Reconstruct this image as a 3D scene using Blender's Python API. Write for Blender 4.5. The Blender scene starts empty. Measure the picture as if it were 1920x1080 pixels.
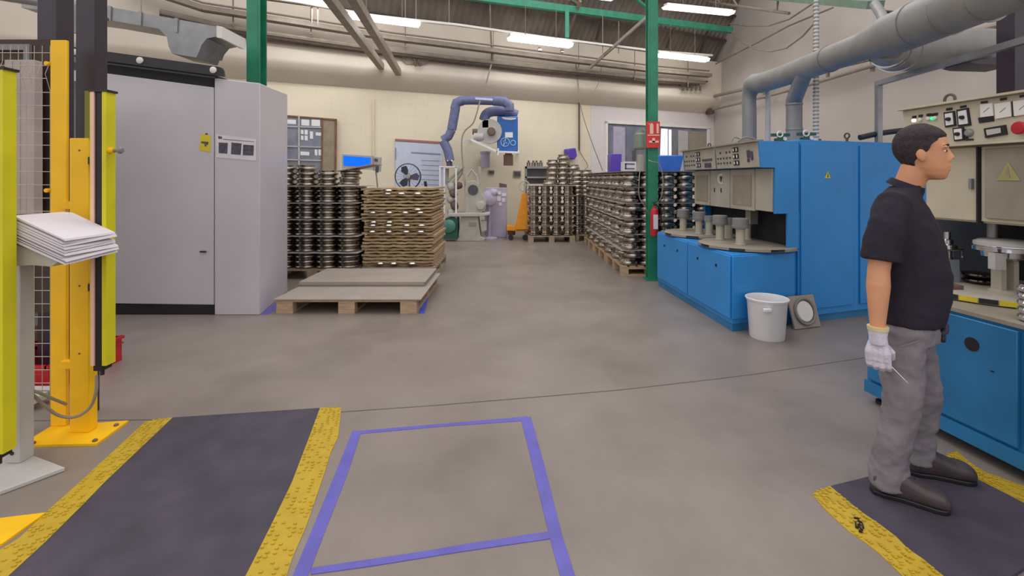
import bpy, bmesh, math, random
from mathutils import Vector, Matrix
random.seed(7)
C = bpy.context.scene.collection
V = Vector
PI = math.pi

# ------------------------------------------------------------------ camera, world, exposure
FP, CX, HY, CH = 900.0, 960.0, 335.0, 1.42      # focal length in px, principal column, horizon row, eye height
cam_d = bpy.data.cameras.new('camera')
cam_d.sensor_width = 36.0
cam_d.lens = 36.0*FP/1920.0
cam_d.shift_y = -(540.0-HY)/1920.0
cam_d.clip_start = 0.05
cam = bpy.data.objects.new('camera', cam_d)
cam.location = (0, 0, CH)
cam.rotation_euler = (PI/2, 0, 0)
C.objects.link(cam)
bpy.context.scene.camera = cam

world = bpy.data.worlds.new('hall_daylight')
bpy.context.scene.world = world
world.use_nodes = True
nt = world.node_tree
for n in list(nt.nodes): nt.nodes.remove(n)
wo = nt.nodes.new('ShaderNodeOutputWorld'); bg = nt.nodes.new('ShaderNodeBackground')
tc = nt.nodes.new('ShaderNodeTexCoord'); sp = nt.nodes.new('ShaderNodeSeparateXYZ')
rp = nt.nodes.new('ShaderNodeValToRGB'); mr = nt.nodes.new('ShaderNodeMapRange')
mr.inputs['From Min'].default_value = -1; mr.inputs['From Max'].default_value = 1
nt.links.new(tc.outputs['Generated'], sp.inputs[0]); nt.links.new(sp.outputs['Z'], mr.inputs['Value'])
nt.links.new(mr.outputs[0], rp.inputs[0]); nt.links.new(rp.outputs[0], bg.inputs['Color'])
nt.links.new(bg.outputs[0], wo.inputs['Surface'])
rp.color_ramp.elements[0].position = 0.42; rp.color_ramp.elements[0].color = (.18, .17, .17, 1)
rp.color_ramp.elements[1].position = 0.75; rp.color_ramp.elements[1].color = (1.0, .98, .97, 1)
e = rp.color_ramp.elements.new(0.52); e.color = (.92, .90, .90, 1)
bg.inputs['Strength'].default_value = 1.0

vs = bpy.context.scene.view_settings
vs.view_transform = 'Standard'; vs.look = 'None'; vs.gamma = 1.0; vs.use_curve_mapping = False
vs.exposure = 0.2

def area(name, loc, rot, sx, sy, power, col=(.98, .98, 1)):
    l = bpy.data.lights.new(name, 'AREA'); l.shape = 'RECTANGLE'; l.size = sx; l.size_y = sy
    l.energy = power; l.color = col
    o = bpy.data.objects.new(name, l); C.objects.link(o); o.location = loc; o.rotation_euler = rot
    return o
# unseen area lamps added above the frame for soft overhead light
area('overhead_fill_aisle', (-0.5, 5.0, 8.5), (0, 0, 0), 9, 5, 170)
area('overhead_fill_rear', (1.0, 9.6, 8.8), (math.radians(14), 0, 0), 9, 2.5, 170)

# ------------------------------------------------------------------ pixel helpers (pixel + known plane -> point in the place)
def P(px, py, Y): return V(((px-CX)*Y/FP, Y, CH-(py-HY)*Y/FP))
def G(px, py, z=0.0): return P(px, py, (CH-z)*FP/(py-HY))
WA, WB = 13.2, 0.45                                # back wall plane: Y = WA + WB*X
def W(px, py, off=0.0):
    u = (px-CX)/FP
    return P(px, py, (WA-off)/(1-WB*u))
WX, WZ = V((1, WB, 0)).normalized(), V((0, 0, 1))
WN = V((WB, -1, 0)).normalized()                   # out of the wall, into the hall
RX0, RY0, RK = 6.84, 16.28, 0.1207                 # right wall plane
def R(px, py, off=0.0):
    u = (px-CX)/FP
    return P(px, py, (RX0-off+RY0*RK)/(u+RK))
RA, RB, RC = W(500, 12), W(1334, 127), R(1387, 0)  # roof plane through three seen points
RN = (RB-RA).cross(RC-RA).normalized()
def RF(px, py, off=0.0):
    d = P(px, py, 1.0)-V((0, 0, CH)); o = V((0, 0, CH))
    t = ((RA-o).dot(RN))/d.dot(RN)
    return o+d*t*(1-off)

# ------------------------------------------------------------------ materials
def s2l(c):
    c = c/255.0
    return c/12.92 if c <= 0.04045 else ((c+0.055)/1.055)**2.4
MATS = {}
def mat(name, rgb, rough=.6, metal=0.0, var=.06, scale=6.0, bump=0.0, bscale=60.0, emit=0.0, rgb2=None, stretch=None, coat=0.0, alpha=1.0, det=4):
    if name in MATS: return MATS[name]
    m = bpy.data.materials.new(name); m.use_nodes = True
    t = m.node_tree; b = t.nodes['Principled BSDF']
    col = tuple(s2l(c) for c in rgb)
    b.inputs['Roughness'].default_value = rough; b.inputs['Metallic'].default_value = metal
    if coat: b.inputs['Coat Weight'].default_value = coat
    if alpha < 1: b.inputs['Alpha'].default_value = alpha
    co = t.nodes.new('ShaderNodeTexCoord'); src = co.outputs['Object']
    if stretch:
        mp = t.nodes.new('ShaderNodeMapping'); mp.inputs['Scale'].default_value = stretch
        t.links.new(src, mp.inputs[0]); src = mp.outputs[0]
    nz = t.nodes.new('ShaderNodeTexNoise'); nz.inputs['Scale'].default_value = scale; nz.inputs['Detail'].default_value = det
    t.links.new(src, nz.inputs['Vector'])
    cr = t.nodes.new('ShaderNodeValToRGB')
    if rgb2: c2 = tuple(s2l(c) for c in rgb2); c1 = col
    else:
        c1 = tuple(x*(1-var*2) for x in col); c2 = tuple(min(1, x*(1+var*1.4)) for x in col)
    cr.color_ramp.elements[0].position = .32; cr.color_ramp.elements[1].position = .68
    cr.color_ramp.elements[0].color = c1+(1,); cr.color_ramp.elements[1].color = c2+(1,)
    t.links.new(nz.outputs['Fac'], cr.inputs[0]); t.links.new(cr.outputs[0], b.inputs['Base Color'])
    if bump:
        n2 = t.nodes.new('ShaderNodeTexNoise'); n2.inputs['Scale'].default_value = bscale; n2.inputs['Detail'].default_value = 5
        t.links.new(src, n2.inputs['Vector'])
        bp = t.nodes.new('ShaderNodeBump'); bp.inputs['Strength'].default_value = bump; bp.inputs['Distance'].default_value = .01
        t.links.new(n2.outputs['Fac'], bp.inputs['Height']); t.links.new(bp.outputs[0], b.inputs['Normal'])
    if emit:
        b.inputs['Emission Color'].default_value = col+(1,); b.inputs['Emission Strength'].default_value = emit
    MATS[name] = m
    return m

def floor_mat():
    m = mat('sealed_concrete', (138, 127, 120), .36, var=.05, scale=.9, bump=.03, bscale=25)
    t = m.node_tree; b = t.nodes['Principled BSDF']
    co = t.nodes.new('ShaderNodeTexCoord')
    nz = t.nodes.new('ShaderNodeTexNoise'); nz.inputs['Scale'].default_value = 2.3; nz.inputs['Detail'].default_value = 8; nz.inputs['Roughness'].default_value = .65
    t.links.new(co.outputs['Object'], nz.inputs['Vector'])
    cr = t.nodes.new('ShaderNodeValToRGB'); cr.color_ramp.elements[0].position = .3; cr.color_ramp.elements[1].position = .62
    cr.color_ramp.elements[0].color = (.80, .78, .76, 1); cr.color_ramp.elements[1].color = (1.03, 1.02, 1.01, 1)
    t.links.new(nz.outputs['Fac'], cr.inputs[0])
    mx = t.nodes.new('ShaderNodeMix'); mx.data_type = 'RGBA'; mx.blend_type = 'MULTIPLY'; mx.inputs[0].default_value = .8
    old = b.inputs['Base Color'].links[0].from_socket
    t.links.new(old, mx.inputs[6]); t.links.new(cr.outputs[0], mx.inputs[7]); t.links.new(mx.outputs[2], b.inputs['Base Color'])
    r = t.nodes.new('ShaderNodeMapRange'); r.inputs['To Min'].default_value = .27; r.inputs['To Max'].default_value = .5
    t.links.new(nz.outputs['Fac'], r.inputs['Value']); t.links.new(r.outputs[0], b.inputs['Roughness'])
    return m
def block_wall_mat():
    m = mat('cream_blockwork', (226, 214, 190), .75, var=.03, scale=.8, bump=.08, bscale=30)
    t = m.node_tree; b = t.nodes['Principled BSDF']
    br = t.nodes.new('ShaderNodeTexBrick'); br.inputs['Scale'].default_value = 1.0
    br.inputs['Brick Width'].default_value = .6; br.inputs['Row Height'].default_value = .3; br.inputs['Mortar Size'].default_value = .008
    co = t.nodes.new('ShaderNodeTexCoord'); sx = t.nodes.new('ShaderNodeSeparateXYZ'); cb = t.nodes.new('ShaderNodeCombineXYZ')
    t.links.new(co.outputs['Object'], sx.inputs[0]); t.links.new(sx.outputs['X'], cb.inputs['X']); t.links.new(sx.outputs['Z'], cb.inputs['Y'])
    t.links.new(cb.outputs[0], br.inputs['Vector'])
    br.inputs['Color1'].default_value = (1, 1, 1, 1); br.inputs['Color2'].default_value = (.985, .985, .98, 1); br.inputs['Mortar'].default_value = (.86, .85, .82, 1)
    mx = t.nodes.new('ShaderNodeMix'); mx.data_type = 'RGBA'; mx.blend_type = 'MULTIPLY'; mx.inputs[0].default_value = .35
    old = b.inputs['Base Color'].links[0].from_socket
    t.links.new(old, mx.inputs[6]); t.links.new(br.outputs['Color'], mx.inputs[7]); t.links.new(mx.outputs[2], b.inputs['Base Color'])
    return m

M_floor = floor_mat(); M_block = block_wall_mat()
M_plaster = mat('cream_plaster', (226, 214, 198), .8, var=.03, scale=1.0, bump=.05, bscale=20)
M_rplaster = mat('pinkish_plaster', (192, 182, 174), .8, var=.05, scale=.7, bump=.05, bscale=20)
M_greycab = mat('grey_enclosure_paint', (198, 192, 198), .35, var=.02, scale=2)
M_blue = mat('blue_machine_paint', (42, 138, 212), .4, var=.03, scale=2.5)
M_blue2 = mat('blue_machine_paint_worn', (38, 118, 172), .38, var=.09, scale=3)
M_beige = mat('beige_machine_paint', (178, 170, 156), .45, var=.06, scale=4)
M_beige2 = mat('darker_beige_panel', (152, 142, 128), .5, var=.06, scale=5)
M_cream = mat('warm_beige_paint', (196, 186, 164), .45, var=.05, scale=4)
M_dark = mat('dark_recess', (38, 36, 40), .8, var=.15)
M_black = mat('black_plastic', (30, 27, 32), .45, var=.1)
M_blackcol = mat('black_column_paint', (52, 42, 52), .4, var=.08)
M_steel = mat('bright_steel', (196, 190, 184), .24, 1.0, var=.1, scale=20)
M_disc = mat('spun_steel', (176, 166, 156), .27, 1.0, var=.12, scale=14)
M_chrome = mat('chrome', (215, 215, 218), .1, 1.0, var=.04)
M_galv = mat('galvanised_duct', (150, 150, 152), .42, .55, var=.07, scale=7)
M_duct = mat('grey_duct_paint', (146, 143, 140), .5, .2, var=.06, scale=5)
M_green = mat('green_column_paint', (42, 132, 100), .42, var=.08, scale=5)
M_green2 = mat('green_truss_paint', (62, 150, 120), .5, var=.08, scale=5)
M_yellow = mat('yellow_fence_paint', (246, 190, 0), .5, var=.04, scale=5)
M_ylime = mat('lime_yellow_profile', (218, 206, 26), .4, var=.04)
M_ymat = mat('yellow_rubber', (188, 156, 34), .6, var=.04, scale=12, bump=.2, bscale=90)
M_mat = mat('charcoal_rubber', (70, 63, 76), .75, var=.12, scale=5, bump=.35, bscale=160)
M_tape = mat('violet_blue_floor_tape', (98, 92, 178), .5, var=.08, scale=8)
M_tape2 = mat('blue_floor_tape', (66, 86, 190), .5, var=.06, scale=8)
M_crack = mat('floor_joint', (96, 84, 76), .9)
M_wood = mat('pale_pallet_wood', (196, 168, 138), .7, rgb2=(166, 138, 110), scale=4, stretch=(2, 20, 20), bump=.15)
M_wood2 = mat('dusty_pallet_wood', (176, 156, 130), .75, rgb2=(146, 126, 104), scale=5, bump=.15)
M_board = mat('grey_cardboard', (160, 148, 138), .8, var=.04, scale=3)
M_corr = mat('brown_corrugated_board', (190, 164, 126), .8, rgb2=(158, 132, 98), scale=9, bump=.2)
M_roof = mat('weathered_roof_sheet', (122, 112, 102), .85, rgb2=(148, 138, 128), scale=1.6, det=8)
M_pipe = mat('brown_grey_pipe', (146, 132, 120), .5, var=.08, scale=6)
M_pipedk = mat('dark_pipe', (88, 76, 68), .55, var=.1)
M_light = mat('fluorescent_tube', (255, 252, 244), .4, emit=3.2, var=0)
M_whitep = mat('white_enamel', (226, 222, 216), .4, var=.02)
M_white = mat('white_plastic', (228, 226, 228), .38, var=.02)
M_ltgrey = mat('light_grey_paint', (186, 182, 178), .45, var=.04)
M_midgrey = mat('mid_grey_paint', (128, 126, 126), .5, var=.05)
M_bluehose = mat('blue_grey_hose', (104, 110, 146), .7, var=.08, scale=9)
M_bluebox = mat('filter_blue', (36, 98, 176), .35, var=.05)
M_grngrey = mat('machine_green_grey', (176, 172, 160), .5, var=.06)
M_dkgreen = mat('dark_green_motor', (36, 86, 76), .45, var=.1)
M_orange = mat('orange_truck_paint', (228, 146, 18), .4, var=.06)
M_red = mat('red_plastic', (186, 34, 44), .4, var=.06)
M_redsign = mat('red_sign_face', (214, 50, 48), .35, var=.03)
M_signmark = mat('pale_sign_print', (240, 196, 176), .4, var=.02)
M_paper = mat('white_paper', (222, 214, 220), .7, var=.03)
M_print = mat('dark_print', (84, 80, 94), .7, var=.25, scale=40)
M_poster = mat('pale_blue_poster', (196, 204, 222), .5, var=.03)
M_purple = mat('violet_plastic', (92, 66, 176), .35, var=.05)
M_lilac = mat('lilac_grey_panel', (176, 168, 190), .55, var=.05)
M_screen = mat('lit_blue_screen', (14, 100, 232), .3, emit=.75, var=0)
M_glass = mat('grey_glazing', (120, 124, 138), .15, var=.12, scale=3)
M_bright = mat('bright_daylit_pane', (236, 238, 250), .4, emit=.6, var=0)
M_bluetub = mat('blue_polythene', (62, 116, 214), .4, var=.06)
M_brownwd = mat('brown_timber', (120, 84, 60), .55, var=.12, scale=7)
M_cable = mat('grey_cable', (150, 140, 124), .6, var=.05)
M_skin = mat('skin', (212, 150, 112), .5, var=.04, scale=8)
M_hair = mat('dark_brown_hair', (48, 36, 40), .75, var=.25, scale=60, bump=.6, bscale=120)
M_shirt = mat('navy_black_cotton', (34, 27, 42), .85, var=.1, scale=9, bump=.3, bscale=16)
M_trous = mat('grey_work_trousers', (128, 120, 126), .85, var=.08, scale=7, bump=.8, bscale=9)
M_shoe = mat('dark_brown_leather', (74, 62, 64), .45, var=.12, scale=12)
M_glove = mat('white_knit', (206, 200, 214), .85, var=.08, scale=30, bump=.4, bscale=90)
M_gloved = mat('dark_glove_palm', (58, 58, 72), .7, var=.1)
M_greenled = mat('green_indicator', (60, 220, 150), .4, emit=.7)
M_warmled = mat('lit_white_indicator', (255, 240, 220), .4, emit=1.0)
M_ywarn = mat('warning_yellow', (222, 200, 40), .45)
M_fadewarn = mat('faded_warning_label', (170, 158, 104), .5)
M_rust = mat('rusty_brown', (110, 84, 74), .6, var=.15)

# ------------------------------------------------------------------ mesh builder (points in world coordinates)
WM = {}
class MB:
    def __init__(s): s.v = []; s.f = []; s.m = []; s.mi = 0
    def add(s, vs, fs):
        o = len(s.v); s.v += [V(p) for p in vs]; s.f += [tuple(i+o for i in f) for f in fs]; s.m += [s.mi]*len(fs)
        return s
    def ob(s, c, a, b, h):
        c, a, b, h = V(c), V(a), V(b), V(h)
        vs = [c+i*a+j*b+k*h for k in (-1, 1) for j in (-1, 1) for i in (-1, 1)]
        fs = [(0, 2, 3, 1), (4, 5, 7, 6), (0, 1, 5, 4), (2, 6, 7, 3), (0, 4, 6, 2), (1, 3, 7, 5)]
        if a.cross(b).dot(h) < 0: fs = [f[::-1] for f in fs]
        return s.add(vs, fs)
    def box(s, x0, x1, y0, y1, z0, z1):
        return s.ob(((x0+x1)/2, (y0+y1)/2, (z0+z1)/2), ((x1-x0)/2, 0, 0), (0, (y1-y0)/2, 0), (0, 0, (z1-z0)/2))
    def bar(s, p, q, w, h, up=(0, 0, 1)):
        p, q = V(p), V(q); d = (q-p); up = V(up)
        a = d.cross(up)
        if a.length < 1e-6: a = d.cross(V((0, 1, 0)))
        a.normalize(); b = a.cross(d).normalized()
        return s.ob((p+q)/2, d/2, a*w/2, b*h/2)
    def tube(s, pts, r, n=10, caps=True, sq=None):
        pts = [V(p) for p in pts]; k = len(pts)
        rs = r if isinstance(r, (list, tuple)) else [r]*k
        t0 = (pts[1]-pts[0]).normalized()
        a = t0.orthogonal().normalized()
        if abs(t0.z) < .95: a = t0.cross(V((0, 0, 1))).normalized()
        vs = []
        for i in range(k):
            if i == 0: t = pts[1]-pts[0]
            elif i == k-1: t = pts[-1]-pts[-2]
            else: t = (pts[i+1]-pts[i]).normalized()+(pts[i]-pts[i-1]).normalized()
            t.normalize(); a = (a-t*a.dot(t)).normalized(); b = t.cross(a)
            for j in range(n):
                w = 2*PI*j/n; ra = rs[i]
                ra, rb = ra if isinstance(ra, tuple) else (ra, ra)
                vs.append(pts[i]+a*ra*math.cos(w)+b*rb*math.sin(w))
        fs = [(i*n+j, i*n+(j+1) % n, (i+1)*n+(j+1) % n, (i+1)*n+j) for i in range(k-1) for j in range(n)]
        if caps: fs += [tuple(range(n))[::-1], tuple((k-1)*n+j for j in range(n))]
        return s.add(vs, fs)
    def lathe(s, c, prof, n=24, ax=(0, 0, 1)):
        c = V(c); ax = V(ax).normalized()
        a = ax.orthogonal().normalized(); b = ax.cross(a)
        vs = []; k = len(prof)
        for r, z in prof:
            for j in range(n):
                w = 2*PI*j/n; vs.append(c+ax*z+a*r*math.cos(w)+b*r*math.sin(w))
        fs = [(i*n+j, i*n+(j+1) % n, (i+1)*n+(j+1) % n, (i+1)*n+j) for i in range(k-1) for j in range(n)]
        if prof[0][0] > 1e-5: fs.append(tuple(range(n))[::-1])
        if prof[-1][0] > 1e-5: fs.append(tuple((k-1)*n+j for j in range(n)))
        return s.add(vs, fs)
    def ext(s, pts, vec):
        pts = [V(p) for p in pts]; vec = V(vec); n = len(pts)
        nn = V((0, 0, 0))
        for i in range(n): nn += pts[i].cross(pts[(i+1) % n])
        if nn.dot(vec) > 0: pts = pts[::-1]
        vs = pts+[p+vec for p in pts]
        fs = [tuple(range(n)), tuple(range(n, 2*n))[::-1]]+[(i, i+n, (i+1) % n+n, (i+1) % n) for i in range(n)]
        return s.add(vs, fs)
    def ell(s, c, r, n=16, m=10, rot=None):
        c = V(c); vs = []; fs = []
        for i in range(m+1):
            th = PI*i/m
            for j in range(n):
                w = 2*PI*j/n
                p = V((r[0]*math.sin(th)*math.cos(w), r[1]*math.sin(th)*math.sin(w), r[2]*math.cos(th)))
                if rot: p = rot @ p
                vs.append(c+p)
        for i in range(m):
            for j in range(n): fs.append((i*n+j, (i+1)*n+j, (i+1)*n+(j+1) % n, i*n+(j+1) % n))
        return s.add(vs, fs)
    def torus(s, c, RR, r, ax=(0, 0, 1), n=20, m=8, arc=(0, 2*PI)):
        c = V(c); ax = V(ax).normalized(); a = ax.orthogonal().normalized(); b = ax.cross(a)
        full = abs(arc[1]-arc[0]-2*PI) < 1e-6
        k = n if full else n+1
        vs = []; fs = []
        for i in range(k):
            w = arc[0]+(arc[1]-arc[0])*i/n; d = a*math.cos(w)+b*math.sin(w)
            for j in range(m):
                q = 2*PI*j/m; vs.append(c+d*(RR+r*math.cos(q))+ax*r*math.sin(q))
        for i in range(n):
            i2 = (i+1) % k if full else i+1
            for j in range(m): fs.append((i*m+j, i2*m+j, i2*m+(j+1) % m, i*m+(j+1) % m))
        return s.add(vs, fs)
    def mesh(s, name, mats, org=None, inv=None, smooth=35):
        me = bpy.data.meshes.new(name)
        vs = s.v
        if inv is not None: vs = [inv @ p for p in vs]
        elif org is not None: vs = [p-org for p in vs]
        me.from_pydata([tuple(p) for p in vs], [], s.f)
        for i, p in enumerate(me.polygons): p.material_index = s.m[i]
        for mm in (mats if isinstance(mats, (list, tuple)) else [mats]): me.materials.append(mm)
        bm = bmesh.new(); bm.from_mesh(me)
        bmesh.ops.remove_doubles(bm, verts=bm.verts, dist=1e-6)
        bmesh.ops.recalc_face_normals(bm, faces=bm.faces)
        bm.to_mesh(me); bm.free()
        if smooth:
            for p in me.polygons: p.use_smooth = True
            me.set_sharp_from_angle(angle=math.radians(smooth))
        me.update()
        return me

def setp(o, label=None, cat=None, group=None, kind=None):
    if label: o['label'] = label
    if cat: o['category'] = cat
    if group: o['group'] = group
    if kind: o['kind'] = kind
    return o
def bevel(o, w, seg=2):
    b = o.modifiers.new('bevel', 'BEVEL'); b.width = w; b.segments = seg; b.limit_method = 'ANGLE'; b.angle_limit = math.radians(40)
    b.harden_normals = False
def thing(name, label, cat, loc=(0, 0, 0), rz=0, group=None):
    o = bpy.data.objects.new(name, None); C.objects.link(o); o.empty_display_size = .1
    o.location = loc; o.rotation_euler = (0, 0, rz)
    WM[o.name] = Matrix.Translation(V(loc)) @ Matrix.Rotation(rz, 4, 'Z')
    return setp(o, label, cat, group)
def part(name, mb, m, parent, label=None, bev=0, smooth=35, kind=None):
    me = mb.mesh(name, m, inv=WM[parent.name].inverted(), smooth=smooth)
    o = bpy.data.objects.new(name, me); C.objects.link(o); o.parent = parent
    WM[o.name] = WM[parent.name]
    if bev: bevel(o, bev)
    return setp(o, label, None, None, kind)
def one(name, mb, m, label=None, cat=None, group=None, kind=None, bev=0, smooth=35):
    xs = [p.x for p in mb.v]; ys = [p.y for p in mb.v]; zs = [p.z for p in mb.v]
    org = V(((min(xs)+max(xs))/2, (min(ys)+max(ys))/2, min(zs)))
    me = mb.mesh(name, m, org=org, smooth=smooth)
    o = bpy.data.objects.new(name, me); C.objects.link(o); o.location = org
    WM[o.name] = Matrix.Translation(org)
    if bev: bevel(o, bev)
    return setp(o, label, cat, group, kind)
def struct(name, mb, m, smooth=35):
    return one(name, mb, m, kind='structure', smooth=smooth)

def copy_tree(o, parent=None):
    c = o.copy(); C.objects.link(c)
    if parent is not None: c.parent = parent
    for ch in list(o.children): copy_tree(ch, c)
    return c
def arc_pts(pts, k=6):
    """smooth curve through points (Catmull-Rom)"""
    pts = [V(p) for p in pts]; q = [pts[0]*2-pts[1]]+pts+[pts[-1]*2-pts[-2]]; out = []
    for i in range(1, len(q)-2):
        p0, p1, p2, p3 = q[i-1:i+3]
        for j in range(k):
            t = j/k
            out.append(.5*((2*p1)+(p2-p0)*t+(2*p0-5*p1+4*p2-p3)*t*t+(-p0+3*p1-3*p2+p3)*t*t*t))
    out.append(pts[-1]); return out
ORD = ['bottom', 'second', 'third', 'fourth', 'fifth', 'sixth', 'seventh', 'eighth', 'ninth', 'tenth', 'eleventh', 'twelfth', 'thirteenth', 'fourteenth', 'fifteenth', 'sixteenth', 'seventeenth', 'eighteenth', 'nineteenth', 'twentieth', 'twenty-first', 'twenty-second', 'twenty-third', 'twenty-fourth', 'twenty-fifth', 'twenty-sixth']
NTH = ['first']+ORD[1:]
UP = V((0, 0, 1))

# ================================================================== THE SETTING
b = MB(); b.box(-13, 12, -3.5, 19, -.12, 0); struct('floor', b, M_floor)
# back wall: lower blockwork, upper plaster standing proud with a chamfered underside
LZ = 3.72                                         # height of the ledge
pl, pr = V((-12.2, WA-WB*12.2, 0)), V((RX0, RY0, 0))
b = MB(); b.ext([pl, pr, pr-WN*.3, pl-WN*.3], UP*5.3)
wl = one('wall_back', b, M_block, kind='structure')
wl.rotation_euler = (0, 0, 0)
b = MB()
prof = [(0.002, 3.60), (.10, 3.66), (.30, 3.82), (.42, 3.96), (.45, 4.04), (.45, 5.25), (0.002, 5.25)]
b.ext([pl+WN*d+UP*z for d, z in prof], pr-pl)
struct('wall_back_upper', b, M_plaster)
# right (gable) wall
q0, q1 = V((RX0, RY0, 0)), V((RX0+RK*(RY0-3.6), 3.6, 0)); rn = V((-1, -RK, 0)).normalized()
b = MB(); b.ext([q0, q1, q1-rn*.3, q0-rn*.3], UP*9.5); struct('wall_right', b, M_rplaster)
# roof sheet (sloping up from the back wall towards the open top over the aisle)
e0 = (RB-RA).normalized(); e1 = RN.cross(e0).normalized()
if e1.z < 0: e1 = -e1
nr = RN if RN.z > 0 else -RN
a0 = RA-e0*6.5-e1*.15; a1 = RB+e0*.6-e1*.15
b = MB(); L = (a1-a0).length; H = 4.6; nW = int(L/.09); vs = []; fs = []
for i in range(nW+1):
    o = nr*(.02*math.cos(PI*i)); p = a0+(a1-a0)*i/nW+o
    vs += [p, p+e1*H, p+nr*.03, p+e1*H+nr*.03]
for i in range(nW):
    k = i*4; fs += [(k, k+4, k+5, k+1), (k+2, k+3, k+7, k+6)]
b.add(vs, fs); struct('ceiling', b, M_roof, smooth=0)
# purlins
for i, dz in enumerate((.35, 1.15, 1.95, 2.75, 3.55, 4.35)):
    b = MB(); b.bar(a0+e1*dz-nr*.09, a1+e1*dz-nr*.09, .06, .12, up=nr)
    setp(one('roof_purlin', b, M_pipedk), 'dark roof purlin under the corrugated sheets, %s up from the back wall' % NTH[i], 'purlin', 'roof purlins').name
# floor joint
b = MB(); jp = [(-60, 790), (325, 787), (642, 772.5), (820, 760), (1020, 743.5), (1166, 731), (1350, 710), (1420, 701), (1487, 691), (1640, 668)]
for (x0, y0), (x1, y1) in zip(jp[:-1], jp[1:]):
    p, q = G(x0, y0), G(x1, y1); d = (q-p).normalized(); n = V((-d.y, d.x, 0))*.004
    b.ext([p-n, q-n, q+n, p+n], UP*.0012)
struct('trim_1', b, M_crack)

# ================================================================== FLOOR MARKINGS AND MATS
def resamp(pts, n):
    L = [0]
    for a, b_ in zip(pts[:-1], pts[1:]): L.append(L[-1]+(b_-a).length)
    out = []
    for i in range(n):
        t = L[-1]*i/(n-1); k = 0
        while k < len(L)-2 and L[k+1] < t: k += 1
        out.append(pts[k].lerp(pts[k+1], (t-L[k])/max(1e-9, L[k+1]-L[k])))
    return out
def ribbon(mb, A, B, za, zb, n=40):
    A, B = resamp(A, n), resamp(B, n)
    vs = []
    for p, q in zip(A, B): vs += [V((p.x, p.y, 0)), V((q.x, q.y, 0)), V((p.x, p.y, za)), V((q.x, q.y, zb))]
    fs = []
    for i in range(n-1):
        k = 4*i; fs += [(k, k+4, k+5, k+1), (k+2, k+3, k+7, k+6), (k, k+2, k+6, k+4), (k+1, k+5, k+7, k+3)]
    e = 4*(n-1); fs += [(0, 1, 3, 2), (e, e+2, e+3, e+1)]
    mb.add(vs, fs)
def floor_mat_thing(label, LO, LI, RI, RO, rear=None):
    LO, LI, RI, RO = [[G(*p) for p in a] for a in (LO, LI, RI, RO)]
    c = (LO[0]+RO[0])/2
    t = thing('anti_fatigue_mat', label, 'floor mat', (c.x, c.y, 0))
    b = MB(); ribbon(b, LI, RI, .014, .014); part('rubber_sheet', b, M_mat, t)
    for A, B in ((LO, LI), (RO, RI)):
        b = MB(); ribbon(b, A, B, .003, .0155, 60)
        A2, B2 = resamp(A, 60), resamp(B, 60)
        rr = random.Random(3)
        for i in range(59):                      # raised studs along the edging
            for j in range(5):
                if rr.random() < .45: continue
                f = (j+.5+rr.uniform(-.2, .2))/5; p = A2[i].lerp(B2[i], f)
                b.box(p.x-.006, p.x+.006, p.y-.004, p.y+.004, .002, .0145*f+.0065)
        part('yellow_edging', b, M_ymat, t, 'bevelled yellow safety edging')
    return t
m1 = floor_mat_thing('long charcoal rubber mat with yellow edges beside the yellow fence posts',
    [(273, 791), (146, 908), (98, 951), (36, 1010), (0, 1032), (-60, 1080)],
    [(324, 787), (197, 909), (153, 955), (84, 1024), (25, 1079), (-20, 1120)],
    [(600, 769), (580, 824), (547, 911), (510, 988), (465, 1079), (448, 1110)],
    [(640, 765), (634, 820), (620, 849), (609, 886), (594, 930), (574, 988), (547, 1050), (538, 1079), (526, 1110)])
m2 = floor_mat_thing('charcoal rubber mat with wavy yellow edges under the standing worker',
    [(1523, 927), (1549, 958), (1591, 997), (1619, 1016), (1647, 1037), (1674, 1063), (1691, 1080), (1760, 1140)],
    [(1556, 917), (1591, 947), (1619, 969), (1647, 988), (1680, 1013), (1702, 1036), (1730, 1055), (1758, 1079), (1830, 1135)],
    [(1765, 865), (1797, 883), (1841, 908), (1920, 949), (2020, 1000)],
    [(1794, 847), (1827, 874), (1849, 887), (1920, 912), (2040, 962)])
# handwriting strokes on the yellow edging
b = MB()
for (x0, y0, x1, y1) in [(1601, 971, 1611, 973), (1604, 979, 1605, 988), (1605, 988, 1612, 990), (1612, 979, 1611, 990), (1608, 976, 1616, 980), (1616, 980, 1619, 990), (1608, 984, 1616, 986), (1610, 995, 1617, 997), (1613, 991, 1618, 994)]:
    b.bar(G(x0, y0, .012), G(x1, y1, .012), .005, .008)
part('pen_mark', b, M_black, m2, 'dark handwritten letters on the edging')

def tape(pairs, m, label, name='floor_tape'):
    """pairs: two pixel polylines giving the two edges"""
    b = MB(); ribbon(b, [G(*p) for p in pairs[0]], [G(*p) for p in pairs[1]], .0016, .0016, 12)
    return one(name, b, m, label, 'floor tape', smooth=0)
b = MB(); tz = .0012
for A, B in (([(661, 808), (622, 905), (554, 1068), (530, 1125)], [(678, 808), (655, 880), (582, 1068), (562, 1125)]),
             ([(664, 809), (830, 795), (990, 781)], [(664, 815), (830, 800), (990, 789)]),
             ([(995, 781), (1020, 870), (1053, 1001), (1078, 1079), (1092, 1125)], [(977, 788), (1000, 880), (1029, 1001), (1050, 1079), (1062, 1125)]),
             ([(583, 1066), (800, 1034), (860, 1023), (1031, 997)], [(583, 1078), (700, 1062), (860, 1036), (1031, 1011)])):
    tz += .0004; ribbon(b, [G(*p) for p in A], [G(*p) for p in B], tz, tz, 14)
one('floor_tape', b, M_tape, 'violet-blue tape rectangle on the bare floor beside the left mat', 'floor tape', smooth=0)
tape(([(785, 588), (797, 545), (803, 528)], [(796, 588), (806, 545), (811, 528)]), M_tape2, 'short blue tape strip on the floor right of the front pallet')
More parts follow.
